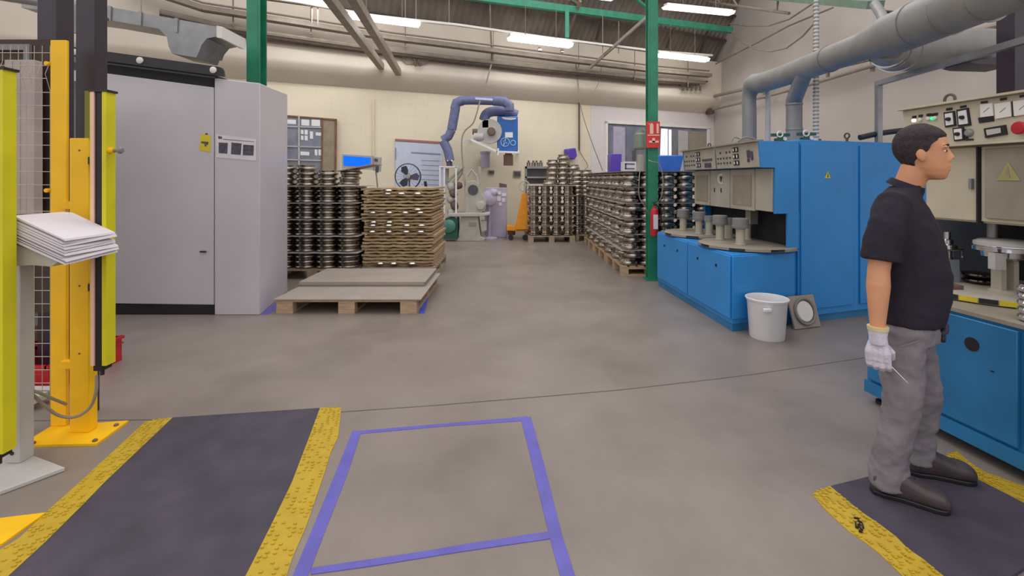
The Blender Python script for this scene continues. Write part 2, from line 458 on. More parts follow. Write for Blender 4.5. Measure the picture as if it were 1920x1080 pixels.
tape(([(489, 590), (520, 566)], [(503, 590), (530, 569)]), M_tape, 'short violet tape strip between grey enclosure and front pallet')

# ================================================================== COLUMNS
def column(label, x0, x1, Y, z0, z1, flange=.012, sub=True):
    xa, xb = (x0-CX)*Y/FP, (x1-CX)*Y/FP; xc = (xa+xb)/2; w = xb-xa
    t = thing('steel_column', label, 'column', (xc, Y, z0))
    b = MB()
    b.box(xa, xb, Y-w/2, Y-w/2+flange, z0, z1); b.box(xa, xb, Y+w/2-flange, Y+w/2, z0, z1)
    part('flange', b, M_green, t)
    b = MB(); b.box(xc-w*.32, xc+w*.32, Y-w/2-.004, Y-w/2+.001, z0, z1)
    b.box(xc-.006, xc+.006, Y-w/2+flange, Y+w/2-flange, z0, z1); part('web', b, M_green, t)
    if sub:
        b = MB(); b.box(xa-.03, xb+.03, Y-w/2-.03, Y+w/2+.03, z0, z0+.02); part('base_plate', b, M_green, t)
    return t
colA = column('green steel column with red fire sign beside the blue machine', 1213, 1231, 6.75, 0, 6.3)
colB = column('green steel column rising behind the grey enclosure', 469, 494, 6.2, 0, 5.2)
# things on the right column
t = thing('fire_sign', 'red fire extinguisher sign on the green column', 'sign', P(1225, 252, 6.6))
b = MB(); b.box(*[(x-CX)*6.64/FP for x in (1212, 1237)], 6.63, 6.645, P(0, 277, 6.64).z, P(0, 228, 6.64).z)
part('sign_plate', b, M_redsign, t, 'red sign plate')
b = MB()
def q(x0, x1, y0, y1, Y=6.63, d=.004): b.box((x0-CX)*Y/FP, (x1-CX)*Y/FP, Y-d, Y+.001, P(0, y1, Y).z, P(0, y0, Y).z)
q(1218.5, 1225, 233, 251); q(1220, 1223.5, 231.2, 233.2); q(1216, 1219, 232, 233.2); q(1231, 1235, 232, 250); q(1214, 1236.5, 252.5, 254.5)
q(1223, 1228, 259, 267); q(1217, 1235, 264, 267.5)
part('sign_print', b, M_signmark, t, 'pale extinguisher pictogram')
t = thing('fire_extinguisher', 'red fire extinguisher hanging low on the green column', 'fire extinguisher', P(1227, 443, 6.55))
c = P(1227, 443, 6.55)
hz = P(0, 386, 6.55).z-c.z
b = MB(); b.lathe(c, [(.02, 0), (.052, .01), (.055, .03), (.055, hz-.1), (.045, hz-.05), (.018, hz-.03), (.018, hz)], 20); part('cylinder_body', b, M_red, t)
b = MB(); b.box(c.x-.03, c.x+.03, c.y-.06, c.y-.054, c.z+hz*.25, c.z+hz*.72); part('label_plate', b, M_paper, t, 'pale instruction label')
b = MB(); b.tube([c+V((0, 0, hz)), c+V((0, 0, hz+.04))], .012); b.bar(c+V((-.04, 0, hz+.04)), c+V((.07, -.02, hz+.07)), .016, .01); part('valve_handle', b, M_black, t)
b = MB(); b.tube(arc_pts([c+V((.02, 0, hz+.02)), c+V((.09, 0, hz-.05)), c+V((.085, 0, hz-.2)), c+V((.06, -.02, hz*.35))]), .01); part('discharge_hose', b, M_black, t)
b = MB(); b.tube(arc_pts([P(1216, 300, 6.6), P(1222, 303, 6.55), P(1236, 308, 6.55), P(1243, 335, 6.55), P(1240, 368, 6.55), P(1232, 382, 6.6)]), .007, 6)
b.tube(arc_pts([P(1200, 318, 6.6), P(1198, 345, 6.55), P(1199, 370, 6.55), P(1212, 392, 6.6), P(1216, 402, 6.65)]), .006, 6)
one('loose_cable', b, M_cable, 'thin pale cables looped around the green column', 'cable')

# ================================================================== PALLETS
def pallet(label, O, A, B, la, lb, m=M_wood, group=None, h=.144):
    """O corner, A unit vector along la (3 runners parallel to B), B unit vector along lb"""
    O, A, B = V(O), V(A).normalized(), V(B).normalized(); z0 = O.z
    t = thing('pallet', label, 'pallet', O, 0, group)
    def ab(mb, a0, a1, b0, b1, c0, c1): mb.ob(O+A*(a0+a1)/2+B*(b0+b1)/2+UP*(c0+c1)/2, A*(a1-a0)/2, B*(b1-b0)/2, UP*(c1-c0)/2)
    n = 7
    for i in range(n):
        w = .72*lb/n; s = (lb-w)*i/(n-1)
        k = MB(); ab(k, 0, la, s, s+w, h-.022, h); part('deck_board', k, m, t)
    bw = .14*la/1.2
    for i in range(3):
        a0 = (la-bw)*i/2
        k = MB(); ab(k, a0, a0+bw, 0, lb, h-.044, h-.022); part('stringer_board', k, m, t)
        k = MB(); ab(k, a0, a0+bw, 0, lb, 0, .022); part('base_board', k, m, t)
        for j in range(3):
            b0 = (lb-.1)*j/2
            k = MB(); ab(k, a0, a0+bw, b0, b0+.1, .022, h-.044); part('block', k, m, t)
    return t
fx0 = (518-CX)*5.05/FP; fx1 = (781-CX)*5.05/FP
pallet('pale wooden pallet in front carrying flat grey cardboard sheets', (fx0, 5.05, 0), (1, 0, 0), (0, 1, 0), fx1-fx0, 1.42)
# deck faces: the two cardboard layers
b = MB(); b.box(fx0-.02, fx1+.05, 5.03, 6.42, .1445, .158)
one('cardboard_sheet', b, M_board, 'wide grey cardboard sheet lying directly on the front pallet', 'cardboard', bev=.003)
b = MB()
for i in range(5): b.box(-2.49+random.uniform(-.01, .01), -1.02+random.uniform(-.01, .01), 5.62+random.uniform(-.01, .01), 6.46, .1585+i*.011, .1585+i*.011+.0105)
one('cardboard_bundle', b, M_board, 'thicker bundle of grey cardboard on the rear half of the front pallet', 'cardboard')

# ================================================================== STEEL DISCS
def disc_mesh(r=.13, h=.105):
    b = MB()
    b.lathe((0, 0, 0), [(0, 0), (r*.70, 0), (r*.93, h*.04), (r*.985, h*.12), (r, h*.26), (r*.985, h*.42), (r*.94, h*.52), (r*.84, h*.58),
                        (r*.78, h*.70), (r*.80, h*.86), (r*.86, h*.95), (r*.80, h), (r*.3, h), (r*.25, h*.9), (0, h*.9)], 26)
    me = b.mesh('steel_disc', M_disc); return me
ME_disc = disc_mesh(.137, .112); ME_big = disc_mesh(.152, .074); ME_far = disc_mesh(.15, .12)
def disc(me, loc, label, group, name='steel_disc', tilt=None, cat='metal disc'):
    o = bpy.data.objects.new(name, me); C.objects.link(o); o.location = loc
    o.rotation_euler = (tilt[0], tilt[1], random.uniform(0, 6)) if tilt else (0, 0, random.uniform(0, 6))
    WM[o.name] = Matrix.Translation(V(loc)); return setp(o, label, cat, group)
stuffL, stuffR = MB(), MB()
def stuff_disc(loc, r, h):
    (stuffL if loc[0] < 0 else stuffR).lathe(loc, [(r*.66, 0), (r, h*.15), (r, h*.4), (r*.75, h*.5), (r, h*.7), (r, h*.92), (r*.7, h)], 12)
def sheet(label, x0, x1, y0, y1, z, m=M_ltgrey, th=.006, group=None, name='separator_sheet', cat='separator sheet'):
    k = MB(); k.box(x0, x1, y0, y1, z, z+th)
    return one(name, k, m, label, cat, group)
# --- left dark rack of discs on a pallet
LY = 6.75
PL0 = pallet('wooden pallet under the left disc tiers, beside the grey enclosure', (-3.42, LY, 0), (1, 0, 0), (0, 1, 0), 1.22, .85, M_wood2)
TH = .2335; z = .146
xs4 = [-3.27, -2.965, -2.66, -2.355]
cn = ['column nearest the enclosure', 'second column from the enclosure', 'third column from the enclosure', 'column nearest the brown boards']
for tier in range(5):
    for ci, x in enumerate(xs4):
        for k in range(3):
            if k*.0745+z > 1.4: continue
            disc(ME_big, (x, LY+.17, z+k*.0745), 'steel disc, %s of three in %s tier, %s' % (['bottom', 'middle', 'top'][k], ORD[tier], cn[ci]), 'discs in the left dark tiers')
            stuff_disc((x, LY+.52, z+k*.0745), .15, .074)
    z += TH-.006
    sheet('grey sheet above the %s tier of the left disc stack' % ORD[tier], -3.42, -2.16, LY-.02, LY+.8, z-.002, M_ltgrey if tier < 4 else M_board, group='sheets between the left disc tiers')
    z += .006
for k in range(4):
    for ci, x in enumerate(xs4):
        if k == 3 and ci in (2, 3): continue
        dz = .012 if ci == 3 else 0
        disc(ME_big, (x+(.02*k if ci == 3 else 0), LY+.17, z+.005+k*.0755+(ci == 3)*.012), 'bright steel disc in %s layer on top of left stack, %s' % (ORD[k], cn[ci]), 'discs piled on top of the left stack')
k = MB(); k.ob((-2.2, LY+.2, z+.262), (.26, 0, .05), (0, .22, 0), (-.0012, 0, .006)); one('separator_sheet', k, M_board, 'pale board tilted off the top right of the left disc stack', 'separator sheet')
# --- stack of brown corrugated boards
BX0, BX1, BY = -2.17, -1.14, 6.95
pallet('wooden pallet under the brown corrugated boards', (BX0, BY-.02, 0), (1, 0, 0), (0, 1, 0), BX1-BX0+.02, 1.25, M_wood2)
N = 25; zb = .146; pit = (1.29-.146)/N
rr = random.Random(11)
for i in range(N):
    b = MB(); n = 22; z0 = zb+i*pit
    xa, xb = BX0+rr.uniform(-.02, .03), BX1+rr.uniform(-.03, .02); ya = BY+rr.uniform(-.02, .03); vs = []; fs = []
    ph = rr.uniform(0, 6)
    for j in range(n+1):
        x = xa+(xb-xa)*j/n; dz = .0035*math.sin(ph+j*1.1)+.0025*math.sin(j*2.7+i)
        y = ya+.008*math.sin(j*1.7+ph)
        vs += [V((x, y, z0+dz+.008)), V((x, BY+1.2, z0+dz+.008)), V((x, y, z0+dz+.038)), V((x, BY+1.2, z0+dz+.038))]
    for j in range(n):
        k = 4*j; fs += [(k, k+4, k+5, k+1), (k+2, k+3, k+7, k+6), (k, k+2, k+6, k+4), (k+1, k+5, k+7, k+3)]
    k = 4*n; fs += [(0, 1, 3, 2), (k, k+2, k+3, k+1)]
    b.add(vs, fs)
    one('corrugated_board', b, M_corr, 'brown corrugated board, %s up in the tall board stack' % ORD[i], 'cardboard', 'brown corrugated boards in the stack', smooth=50)
lidm = MB(); lidm.lathe((0, 0, 0), [(0, 0), (.072, 0), (.078, .01), (.066, .026), (0, .03)], 20); ME_lid = lidm.mesh('steel_dish', M_steel)
spots = [(713, 496), (738, 496), (773, 496), (698, 434), (729, 434), (762, 434), (789, 434), (699, 424), (729, 423), (763, 424), (790, 425), (700, 415), (730, 414), (699, 402), (730, 401), (760, 402), (788, 402), (783, 393), (726, 365), (752, 364), (783, 366), (727, 356)]
for i, (x, y) in enumerate(spots):
    yy = BY+.02; p = P(x, y, yy); lay = int(round((p.z-zb)/pit)); lay = max(0, min(N, lay))
    p.z = zb+lay*pit-.006+ (.03 if lay == N else 0)
    f = ['far left', 'left', 'middle', 'right', 'far right'][min(4, max(0, int((x-690)/22)))]
    disc(ME_lid, p, 'small bright steel dish at the %s of the board stack, below board %s' % (f, ORD[min(lay, N-1)]) if lay < N else 'small bright steel dish lying on top of the brown board stack', 'small dishes between the brown boards', 'steel_dish')
# --- right row of pallets behind the green column
RX = 1.60; RY = 7.0
for i in range(3):
    pallet('%s wooden pallet of the disc row behind the green column' % ['nearest', 'middle', 'farthest'][i], (RX, RY+i*1.22, 0), (0, 1, 0), (1, 0, 0), 1.2, .82, M_wood, 'pallets under the right disc row')
    pallet('%s wooden pallet of the hidden second column, beside the right disc row' % ['nearest', 'middle', 'farthest'][i], (RX+.86, RY+i*1.22, 0), (0, 1, 0), (1, 0, 0), 1.2, .72, M_wood, 'second pallets of the right disc row')
TD = .1125; nth12 = NTH[:12]
for k in range(12):
    for i in range(12):
        y = RY+.14+i*.305; z = .146+k*TD+(k//2)*.004
        jx = .012*math.sin(i*3.1+k); 
        disc(ME_disc, (RX+.14+jx+(.05 if (i+k) % 2 else 0), y+.02*math.cos(k*2.3+i), z), 'steel disc, %s layer up, %s back along the aisle side of right row' % (ORD[k], nth12[i]), 'discs along the aisle side of the right row')
        if i > 0: stuff_disc((RX+.475, y, z), .13, .1)
    for j in range(1, 5):
        disc(ME_disc, (RX+.14+j*.275, RY+.14, z-(11*0)), 'steel disc, %s layer up, %s along the near end of right row' % (ORD[k], nth12[j]), 'discs across the near end of the right row')
    if k % 2 == 1 and k < 11:
        sheet('pale separator above the %s disc layer of the right row' % ORD[k], RX-.01, RX+1.46, RY-.01, RY+3.62, .146+(k+1)*TD+(k//2)*.004-.0005, M_ltgrey, .0035, 'separators in the right disc row')
sheet('dull sheet covering the top of the right disc row', RX-.01, RX+1.46, RY-.01, RY+3.62, .146+12*TD+.024, M_midgrey, .012)
# --- middle pallets far down the aisle
MY = 10.7
pallet('grey far pallet carrying the tiered canisters at the aisle end', (.36, MY, 0), (1, 0, 0), (0, 1, 0), 1.05, 1.2, M_wood2)
pallet('small pale pallet between tiered canisters and the right disc row', (1.46, MY+.25, 0), (1, 0, 0), (0, 1, 0), .5, 1.1, M_wood)
cm = MB(); cm.lathe((0, 0, 0), [(.1, 0), (.125, .01), (.125, .045), (.1, .06), (.096, .1), (.115, .115), (.115, .14), (.1, .155), (.1, .19), (.125, .2), (.125, .212), (.08, .216), (0, .216)], 18)
ME_can = cm.mesh('steel_canister', M_disc)
z = .146
for k in range(5):
    for j in range(4):
        disc(ME_can, (.36+.14+j*.255, MY+.15, z), 'ringed steel canister, %s tier, %s from left in the tiered stack' % (ORD[k], nth12[j]), 'tiered steel canisters on the far pallet', 'steel_canister', cat='metal canister')
    for i in range(1, 4):
        disc(ME_can, (.36+.14, MY+.15+i*.29, z), 'ringed steel canister, %s tier, %s back on the left side' % (ORD[k], nth12[i]), 'tiered steel canisters on the far pallet', 'steel_canister', cat='metal canister')
    z += .216
    sheet('pale board above the %s canister tier on the far pallet' % ORD[k], .34, 1.43, MY-.02, MY+1.15, z, M_board, .008, 'boards between canister tiers')
    z += .008
# piled discs above and behind
zt = z
for (px, ybot, ytop) in ((1036, 335, 299), (1056, 335, 290), (1075, 335, 310), (1030, 350, 335)):
    Yb = MY+.75 if ybot < 350 else MY+.35; x = (px-CX)*Yb/FP; z0 = zt; zt1 = P(0, ytop, Yb).z; k = 0
    while z0 < zt1-.05:
        disc(ME_far, (x+.01*math.sin(k*5+px), Yb, z0), 'steel disc, %s up in the %s column of the loose pile over the canisters' % (ORD[k], {1036: 'left', 1056: 'tall middle', 1075: 'right', 1030: 'short front'}[px]), 'loose discs piled over the canisters')
        z0 += .121; k += 1
        if k > 7: break
for j, px in enumerate((1083, 1099)):
    Yb = MY+.4; z0 = .146; x = (px-CX)*Yb/FP
    for k in range(13):
        disc(ME_far if k > 3 else ME_can, (x, Yb+.0, z0), 'steel disc, %s up in the %s column of the narrow far stack' % (ORD[k], ['left', 'right'][j]), 'discs in the narrow far stack'); z0 += (.121 if k > 3 else .217)*.8 if k > 3 else .217
        if z0 > 1.55: break
one('steel_discs', stuffL, M_disc, 'further steel discs standing deeper inside the left dark stack', 'metal disc', None, 'stuff')
one('steel_discs', stuffR, M_disc, 'further steel discs standing deeper inside the right disc row', 'metal disc', None, 'stuff')

# ================================================================== GREY ENCLOSURE (left)
def pp(pts, Y): return [P(x, y, Y) for x, y in pts]
def quadY(mb, pts, Y, d):
    """polygon seen at pixels pts, front at depth Y, thickness d backwards"""
    mb.ext(pp(pts, Y), V((0, d, 0)))
EY = 5.0
t = thing('machine_enclosure', 'tall light grey sheet-metal enclosure with wide door, left of the aisle', 'machine enclosure', (-3.6, EY, 0))
def zt(px, py): return P(px, py, EY).z
xl, xs_, xr = (112-CX)*EY/FP, (401-CX)*EY/FP, (487.5-CX)*EY/FP
xb_ = (539-CX)*6.05/FP
b = MB()   # right-hand bay with the side wall
zA, zB = zt(404, 146.5), zt(487, 156)
b.add([(xs_+.006, EY, 0), (xr, EY, 0), (xb_, 6.05, 0), (xs_+.006, 6.05, 0), (xs_+.006, EY, zA), (xr, EY, zB), (xb_, 6.05, P(539, 177, 6.05).z), (xs_+.006, 6.05, zA)],
      [(0, 3, 2, 1), (4, 5, 6, 7), (0, 1, 5, 4), (1, 2, 6, 5), (2, 3, 7, 6), (3, 0, 4, 7)])
part('side_bay', b, M_greycab, t, bev=.008)
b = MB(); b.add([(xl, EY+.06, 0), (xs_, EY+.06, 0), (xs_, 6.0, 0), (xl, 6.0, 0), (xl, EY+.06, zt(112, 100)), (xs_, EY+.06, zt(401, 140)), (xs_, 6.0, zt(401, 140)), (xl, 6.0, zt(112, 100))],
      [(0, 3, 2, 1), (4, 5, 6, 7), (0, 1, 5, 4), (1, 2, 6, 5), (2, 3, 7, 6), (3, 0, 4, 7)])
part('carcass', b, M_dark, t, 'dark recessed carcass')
d = MB(); quadY(d, [(196, 137), (400.5, 164), (400.5, 571.5), (196, 569)], EY, .05)
dr = part('door', d, M_greycab, t, bev=.005)
b = MB(); b.tube(pp([(375, 472), (386, 472)], EY-.015), .009, 8); b.tube([P(384, 472, EY-.015), P(384, 472, EY)], .01, 8); part('door_handle', b, M_black, dr, 'small dark door handle')
b = MB(); quadY(b, [(112, 124), (193, 136), (193, 569), (112, 569)], EY, .05); part('fixed_panel', b, M_greycab, t, bev=.004)
b = MB(); b.box(xl, xs_, EY+.012, EY+.06, 0, zt(0, 571)); part('plinth', b, M_black, t, 'black plinth under the door')
b = MB(); quadY(b, [(112, 84), (188, 95), (409, 125), (415, 127), (418.5, 133), (419, 143.5), (112, 103)], EY-.04, .03); quadY(b, [(112, 106), (403, 144), (403, 147), (112, 109)], EY-.05, .02)
rl = part('sliding_door_rail', b, M_black, t, 'black door rail plate')
for x, y in ((263, 113.5), (400.5, 131.5), (140, 98)):
    b = MB(); b.lathe(P(x, y, EY-.04), [(.034, 0), (.034, .012), (.02, .02), (0, .02)], 18, ax=(0, -1, 0)); part('rail_bolt', b, M_whitep, rl, 'round silver bolt')
# stickers
st = thing('warning_sticker', 'yellow warning sticker on the door of the grey enclosure', 'sticker', P(385, 284, EY-.003))
b = MB(); quadY(b, [(376, 252), (394, 253), (394.5, 285), (374, 282)], EY-.003, .002); part('sticker_sheet', b, M_ywarn, st)
b = MB(); quadY(b, [(377, 265), (391, 266), (390, 271), (386, 272), (388, 275), (383, 274), (384, 270), (377, 268)], EY-.005, .002); quadY(b, [(386, 249.5), (388.5, 249.5), (390, 252.5), (384, 252)], EY-.005, .002); part('warning_symbol', b, M_print, st, 'dark warning symbol')
st = thing('notice_sheet', 'white printed sheet with three small photos on the grey enclosure', 'notice', P(443, 302, EY-.003))
b = MB(); quadY(b, [(405, 252), (480, 261), (480, 301.5), (405, 295)], EY-.003, .002); part('paper_sheet', b, M_paper, st)
for pts in ([(410, 267), (427, 268), (426, 288), (410, 287)], [(434, 267), (453, 269), (451, 290.5), (433, 289)], [(456, 271), (476, 272.5), (475, 291.5), (455, 291)]):
    b = MB(); quadY(b, pts, EY-.005, .002); part('printed_photo', b, M_print, st, 'small grey photo print')
b = MB(); quadY(b, [(409, 255), (416, 256), (416, 260.5), (409.5, 260)], EY-.005, .002); quadY(b, [(418, 260.4), (476, 265.3), (476, 266.1), (418, 261.4)], EY-.005, .002); part('printed_header', b, M_print, st)

# ------------------------------------------------------------------ galvanised duct above the enclosure
t = thing('ventilation_duct', 'galvanised rectangular duct with a short drop above the grey enclosure', 'duct', P(300, 60, 5.3))
b = MB(); quadY(b, [(40, -14), (179, 8), (408, 50), (408, 68), (388, 72), (378, 84), (373, 97), (316, 87), (313, 70), (298, 54), (179, 33), (40, 14)], 5.3, .42); part('duct_body', b, M_galv, t)
b = MB(); quadY(b, [(406, 48), (417, 50), (416, 72), (406, 70)], 5.28, .46); part('end_flange', b, M_whitep, t, 'pale end flange')
b = MB(); quadY(b, [(316, 87), (373, 97), (368, 108), (322, 100)], 5.3, .38); part('outlet_collar', b, M_galv, t)
for x, y in ((205, 12), (262, 22), (330, 35)):
    b = MB(); quadY(b, [(x-3, y-2), (x+3, y-1), (x+2, y+26), (x-4, y+24)], 5.285, .02); part('joint_strip', b, M_galv, t)
b = MB(); b.tube([P(180, 34, 5.5), P(180, -200, 5.5)], .006, 6); b.tube([P(265, 48, 5.5), P(265, -200, 5.5)], .006, 6); part('hanger_rod', b, M_pipe, t)
t = thing('exhaust_pipe', 'dark pipe and grey ducting high above the yellow fence', 'duct', P(100, 0, 4.6))
b = MB(); b.tube([P(-60, -18, 4.6), P(70, 2, 4.6), P(150, 14, 4.6)], .05, 12); part('pipe_run', b, M_galv, t)
b = MB(); b.tube([P(120, 10, 4.5), P(124, 66, 4.5)], .03, 10); b.tube([P(138, 10, 4.5), P(140, 62, 4.5)], .02, 10); part('drop_pipe', b, M_galv, t)
b = MB(); b.tube([P(100, 0, 4.6), P(100, -260, 4.6)], .008, 6); part('hanger_rod', b, M_pipe, t)
b = MB(); b.tube([P(184, 108, 4.95), P(184, 45, 4.95), P(192, 38, 4.95), P(200, 36, 5.2)], .022, 8)
one('conduit_bend', b, M_blackcol, 'short dark conduit bending up from the enclosure to the duct', 'conduit')

# ================================================================== LEFT WORK CELL
FY = 2.70
def fx(px, Y): return (px-CX)*Y/FP
t = thing('fence_post', 'yellow fence post with bolted base plate and grey mesh panel beside the rubber mat', 'safety fence', (fx(120, FY), FY, 0))
b = MB(); g = [G(38, 839, 0), G(181, 836, 0), G(241, 792, 0), G(95, 803, 0)]
b.ext(g, UP*.012); part('base_plate', b, M_yellow, t)
for x, y in ((218, 798), (62, 832), (178, 827)):
    b = MB(); b.lathe(G(x, y, .012), [(.012, 0), (.012, .008), (.006, .012), (0, .012)], 8); part('anchor_bolt', b, M_rust, t)
b = MB(); b.box(fx(94, 2.73), fx(124, 2.73), 2.73, 2.75, .012, P(0, 75, 2.73).z); part('post', b, M_yellow, t, 'tall yellow post', bev=.004)
b = MB(); b.box(fx(130, 2.66), fx(166, 2.66), 2.66, 2.72, .012, P(0, 259, 2.66).z); po = part('post', b, M_yellow, t, 'shorter yellow post beside the light curtain', bev=.004)
for y in (282, 412, 536, 663):
    b = MB(); b.lathe(P(149, y, 2.66), [(.005, 0), (.005, .003), (0, .003)], 8, ax=(0, -1, 0)); part('post_screw', b, M_rust, po)
b = MB(); b.box(fx(124, 2.74), fx(131, 2.70), 2.70, 2.74, 1.25, 1.29); b.box(fx(124, 2.74), fx(131, 2.70), 2.70, 2.74, .35, .39); part('connector_plate', b, M_yellow, t)
b = MB(); MYY = 2.78; xL, xR = fx(-40, MYY), fx(95, MYY)
zs = [.16+i*.0765 for i in range(27)]
def my(z): return MYY-.03*max(0, 1-abs(z-2.02)/.08)
for zz in zs:
    b.tube([(xL, my(zz), zz), (xR, my(zz), zz)], .0023, 5)
xx = xL
while xx < xR:
    b.tube([(xx, MYY, .12), (xx, MYY, 1.93), (xx, MYY-.03, 2.02), (xx, MYY, 2.1), (xx, MYY, 2.19)], .0018, 5); xx += .046
part('wire_mesh', b, mat('wire_yellowish', (186, 172, 152), .5), t, 'pale welded wire mesh')
b = MB(); b.lathe(P(92, 357, 2.74), [(.012, 0), (.012, .02), (0, .022)], 10, ax=(0, -1, 0)); b.lathe(P(92, 120, 2.74), [(.012, 0), (.012, .02), (0, .022)], 10, ax=(0, -1, 0)); part('mesh_clip', b, M_yellow, t)
# black columns
def bcol(label, x0, x1, Y, z1=5.0):
    b = MB(); b.box(fx(x0, Y), fx(x1, Y), Y, Y+(x1-x0)*Y/FP, 0, z1)
    return one('black_column', b, M_blackcol, label, 'column', bev=.006)
b = MB(); b.box(fx(143, 2.86), fx(178, 2.86), 2.86, 2.95, 1.3, 5.0); b.box(fx(143, 2.86), fx(163, 2.86), 2.86, 2.95, 0, 1.3)
one('black_column', b, M_blackcol, 'black square column rising behind the light curtain', 'column', bev=.004)
bcol('black square column rising behind the wire mesh', 69, 106, 3.45)
# light curtains
def curtain(label, x0, x1, Y, y0, y1, cable=True):
    a, c_ = fx(x0, Y), fx(x1, Y); z1, z0 = P(0, y0, Y).z, P(0, y1, Y).z; w = c_-a
    t = thing('light_curtain', label, 'light curtain', ((a+c_)/2, Y, z0))
    b = MB(); b.box(a, a+w*.1, Y+.004, Y+.06, z0, z1); b.box(c_-w*.25, c_, Y, Y+.06, z0, z1); b.box(a+.002, c_-.002, Y+.06, Y+.064, z0, z1); part('profile_housing', b, M_ylime, t, 'lime yellow profile')
    b = MB(); b.box(a+w*.1, a+w*.30, Y-.002, Y+.05, z0, z1); part('marking_strip', b, M_signmark, t, 'pale marking strip')
    b = MB(); b.box(a+w*.30, c_-w*.25, Y+.006, Y+.05, z0, z1); part('sensor_window', b, M_black, t, 'dark sensor window')
    b = MB(); b.box(a-.002, c_+.008, Y-.004, Y+.068, z1, z1+.012); part('end_cap', b, M_black, t)
    b = MB(); b.box(a+w*.2, c_-w*.3, Y+.005, Y+.07, z0-.03, z0); b.tube([(a+w*.5, Y+.03, z0-.03), (a+w*.5, Y+.03, z0-.06)], .01, 8); part('cable_gland', b, M_black, t)
    return t
lc = curtain('tall lime yellow light curtain bar fixed beside the shorter yellow post', 167, 199, 2.58, 172, 686)
for zq in (.8, 1.5):
    b = MB(); b.box(fx(163, 2.64), fx(178, 2.64), 2.645, 2.70, zq, zq+.04); part('mounting_bracket', b, M_black, lc)
b = MB(); b.box(fx(157, 2.66), fx(168, 2.66), 2.665, 2.70, P(0, 262, 2.66).z, P(0, 170, 2.66).z); part('side_housing', b, mat('olive_profile', (120, 118, 20), .5), lc, 'olive side housing')
b = MB(); b.tube([P(201, 282, 2.6), P(214, 282, 2.6)], [.018, .014], 10); k = part('latch_plunger', b, M_yellow, lc, 'yellow spring plunger')
b = MB(); b.lathe(P(214, 282, 2.6), [(.009, 0), (.009, .02), (.017, .025), (.019, .036), (.012, .045), (0, .046)], 12, ax=(1, 0, 0)); part('plunger_knob', b, M_midgrey, k)
curtain('lime yellow light curtain bar cut by the left picture edge', -34, 5, 2.2, 130, 852)
b = MB(); b.tube(arc_pts([P(181, 704, 2.6), P(180, 735, 2.6), P(168, 765, 2.62), P(140, 782, 2.6), P(108, 778, 2.56), P(80, 757, 2.5), P(58, 738, 2.45), P(40, 733, 2.42)]), .008, 8)
b.tube(arc_pts([P(40, 728, 2.42), P(70, 735, 2.45), P(100, 748, 2.55), P(124, 758, 2.64)]), .008, 8)
one('curtain_cable', b, M_cable, 'pale cable drooping from the light curtain to the grey stand', 'cable')
# grey stand with paper tray
t = thing('pedestal_stand', 'grey pedestal stand with thick foot plate at the left picture edge', 'stand', (-2.45, 2.36, 0))
b = MB(); b.ext([G(122, 876, .02), G(0, 921, .02), G(-90, 900, .02), G(-60, 845, .02), G(40, 845, .02)], UP*-.019); part('foot_plate', b, M_ltgrey, t, bev=.003)
b = MB(); b.box(fx(11, 2.36), fx(38, 2.36), 2.36, 2.43, .02, P(0, 478, 2.36).z); part('post', b, M_ltgrey, t, bev=.004)
b = MB(); b.lathe(P(23, 850, 2.36), [(.009, 0), (.009, .004), (0, .004)], 10, ax=(0, -1, 0)); part('post_screw', b, M_black, t)
b = MB(); b.ext([P(10, 452, 2.3), P(100, 482, 2.3), P(108, 492, 2.3), P(96, 500, 2.3), P(60, 497, 2.3), P(8, 500, 2.3)], V((0, .26, 0))); part('paper_tray', b, M_grngrey, t, 'sloping pale tray')
pt = thing('paper_stack', 'untidy stack of white papers on the sloping tray of the stand', 'papers', P(60, 450, 2.4))
rr = random.Random(5)
for i in range(9):
    dx, dy = rr.uniform(-4, 4), 0; o = 50-i*5.6
    b = MB(); A = [P(10+dx, 400+o, 2.28), P(30+dx, 402+o, 2.28), P(119+dx, 443+o, 2.28), P(121+dx, 447+o, 2.28), P(30+dx, 406+o, 2.28), P(10+dx, 404.6+o, 2.28)]
    b.ext(A, V((rr.uniform(-.01, .01), .30, rr.uniform(0, .02)))); part('paper_sheaf', b, M_paper, pt, smooth=0)
# workpiece trolley / press behind the mesh
t = thing('press_frame', 'dark machine frame with pale panel seen through the wire mesh', 'machine', (-3.7, 3.3, 0))
b = MB(); b.box(fx(8, 3.2), fx(64, 3.2), 3.2, 3.26, P(0, 402, 3.2).z, P(0, 112, 3.2).z); part('front_panel', b, mat('pale_mauve_panel', (176, 160, 158), .5), t, 'pale front panel', bev=.004)
for x in (22, 37):
    b = MB(); b.box(fx(x, 3.2), fx(x+1, 3.2), 3.196, 3.2, P(0, 400, 3.2).z, P(0, 114, 3.2).z); part('panel_seam', b, M_ltgrey, t)
b = MB(); b.box(-4.75, -4.12, 4.1, 4.4, .0, 2.25); part('machine_body', b, M_brownwd, t, 'dark brown machine body')
b = MB()
for x in (-4.2, -3.52):
    for y in (3.82, 4.05): b.box(x-.03, x+.03, y-.03, y+.03, 0, 2.2)
b.box(-4.2, -3.3, 3.28, 3.34, .95, 1.0); b.box(-4.2, -3.3, 3.28, 3.9, 2.30, 2.34); b.box(-4.2, -4.15, 3.28, 3.34, .4, 2.3); b.box(-3.34, -3.3, 3.28, 3.34, .4, 2.3); part('frame', b, M_midgrey, t)
b = MB(); b.box(fx(-60, 3.3), fx(92, 3.3), 3.3, 3.36, P(0, 114, 3.3).z, P(0, 74, 3.3).z); b.box(fx(64, 3.3), fx(100, 3.3), 3.3, 3.34, .5, P(0, 114, 3.3).z); part('dark_cover', b, mat('dark_brown_cover', (66, 50, 42), .7), t, 'dark brown cover')
